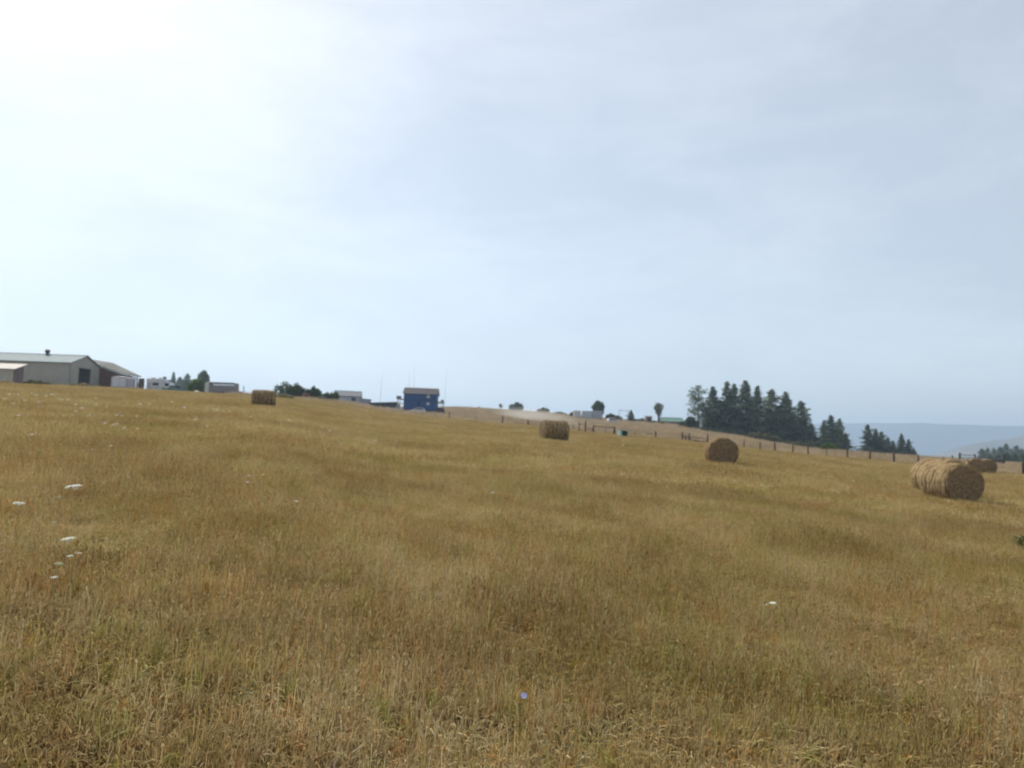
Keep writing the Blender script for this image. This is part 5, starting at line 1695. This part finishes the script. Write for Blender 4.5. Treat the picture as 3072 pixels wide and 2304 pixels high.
shrub('low olive hedge left of the small brown shed', 1920, 1255, 40, 262.0, 'leaf_olive', 94, 4, 150, .22, 'skyline bushes', 'skyline_bush', sink=.2)
lone_tree('pale vase shaped tree standing alone before the pines', 1976, 1207, 36, 262.0, 'leaf_pale', 95, .22, 7, .26, n=90, vase=True)
shrub('dark bushes at the foot of the vase shaped tree', 1968, 1262, 44, 250.0, 'leaf_olive', 96, 4, 150, .22, 'skyline bushes', 'skyline_bush', sink=.2)
shrub('dark round shrub at the right end of the green roofed house', 2056, 1262, 30, 236.0, 'leaf_dark', 97, 3, 200, .26)
shrub('green bush under the ragged leftmost pine', 2078, 1250, 34, 228.0, 'leaf_dark', 98, 3, 200, .3)
shrub('olive bushes at the foot of the big pine clump', 2285, 1296, 110, 206.0, 'leaf_olive', 99, 6, 150, .24, sink=.4)
shrub('dark bushes at the left foot of the big pine clump', 2160, 1283, 130, 214.0, 'leaf_dark', 104, 7, 150, .24, sink=.4)
shrub('lower olive bushes at the right foot of the big pine clump', 2385, 1322, 110, 204.0, 'leaf_olive', 101, 7, 150, .22, sink=.4)
shrub('bright green bush by the fence below the small middle group', 2485, 1329, 42, 150.0, 'leaf_bright', 102, 4, 170, .16)
shrub('dark tuft of weeds on the bank between the two gates', 1952, 1300, 26, 112.0, 'leaf_olive', 103, 3, 110, .08, name='weed_patch', cat='weeds', sink=.05)

# ------------------------------------------------------------------ dust over the road
def dust_mat():
    m, Nn, Ln = new_mat('road_dust')
    tcn = Nn('ShaderNodeTexCoord')
    ln = Nn('ShaderNodeVectorMath'); ln.operation = 'LENGTH'; Ln(tcn.outputs['Object'], ln.inputs[0])
    n1 = Nn('ShaderNodeTexNoise'); n1.inputs['Scale'].default_value = 2.2; n1.inputs['Detail'].default_value = 3
    Ln(tcn.outputs['Object'], n1.inputs['Vector'])
    mr = Nn('ShaderNodeMapRange'); mr.inputs['From Min'].default_value = 1.0; mr.inputs['From Max'].default_value = 0.1; mr.inputs['To Max'].default_value = 1.0
    mr.interpolation_type = 'SMOOTHSTEP'
    Ln(ln.outputs['Value'], mr.inputs['Value'])
    m1 = Nn('ShaderNodeMath'); m1.operation = 'MULTIPLY'; Ln(mr.outputs['Result'], m1.inputs[0]); Ln(n1.outputs['Fac'], m1.inputs[1])
    m2 = Nn('ShaderNodeMath'); m2.operation = 'MULTIPLY'; m2.inputs[1].default_value = 0.09; Ln(m1.outputs['Value'], m2.inputs[0])
    v = Nn('ShaderNodeVolumePrincipled'); v.inputs['Color'].default_value = (0.88, 0.86, 0.82, 1); v.inputs['Anisotropy'].default_value = 0.3
    Ln(m2.outputs['Value'], v.inputs['Density'])
    o = Nn('ShaderNodeOutputMaterial'); Ln(v.outputs['Volume'], o.inputs['Volume'])
    return m
def dust():
    a = ground_d(1500, 1235, 225); b = ground_d(1720, 1280, 165)
    mid = (a + b) / 2
    mb = MB()
    nu, nv = 20, 12
    vs_ = [(math.sin(math.pi * j / nv) * math.cos(2 * math.pi * i / nu), math.sin(math.pi * j / nv) * math.sin(2 * math.pi * i / nu), math.cos(math.pi * j / nv)) for j in range(1, nv) for i in range(nu)] + [(0, 0, 1), (0, 0, -1)]
    fs = [(j * nu + i, (j + 1) * nu + i, (j + 1) * nu + (i + 1) % nu, j * nu + (i + 1) % nu) for j in range(nv - 2) for i in range(nu)]
    fs += [(len(vs_) - 2, i, (i + 1) % nu) for i in range(nu)] + [(len(vs_) - 1, (nv - 2) * nu + (i + 1) % nu, (nv - 2) * nu + i) for i in range(nu)]
    mb.add(vs_, fs)
    o = mb.build('dust_plume', dust_mat())
    ln = (b - a).length
    o.location = mid + Vector((0, 0, 1.2))
    dv = (b - a).normalized()
    o.rotation_euler = dv.to_track_quat('X', 'Z').to_euler()
    o.scale = (ln * .72, 5.0, 2.6)
    o['kind'] = 'stuff'
    tag(o, 'pale dust hanging over the dirt road behind the middle bale', 'dust')
dust()

# ------------------------------------------------------------------ smoky air round the whole place
def haze():
    b = MB().box(-6500, 6500, -6500, 6500, -82, 290)
    m, Nn, Ln = new_mat('smoky_air')
    v = Nn('ShaderNodeVolumePrincipled')
    v.inputs['Color'].default_value = (0.58, 0.765, 1.0, 1)
    v.inputs['Density'].default_value = 0.00033
    v.inputs['Anisotropy'].default_value = 0.25
    o = Nn('ShaderNodeOutputMaterial'); Ln(v.outputs['Volume'], o.inputs['Volume'])
    h = b.build('haze', m)
    h['kind'] = 'stuff'
    tag(h, 'thin smoky blue haze filling the air over the field', 'haze')
haze()
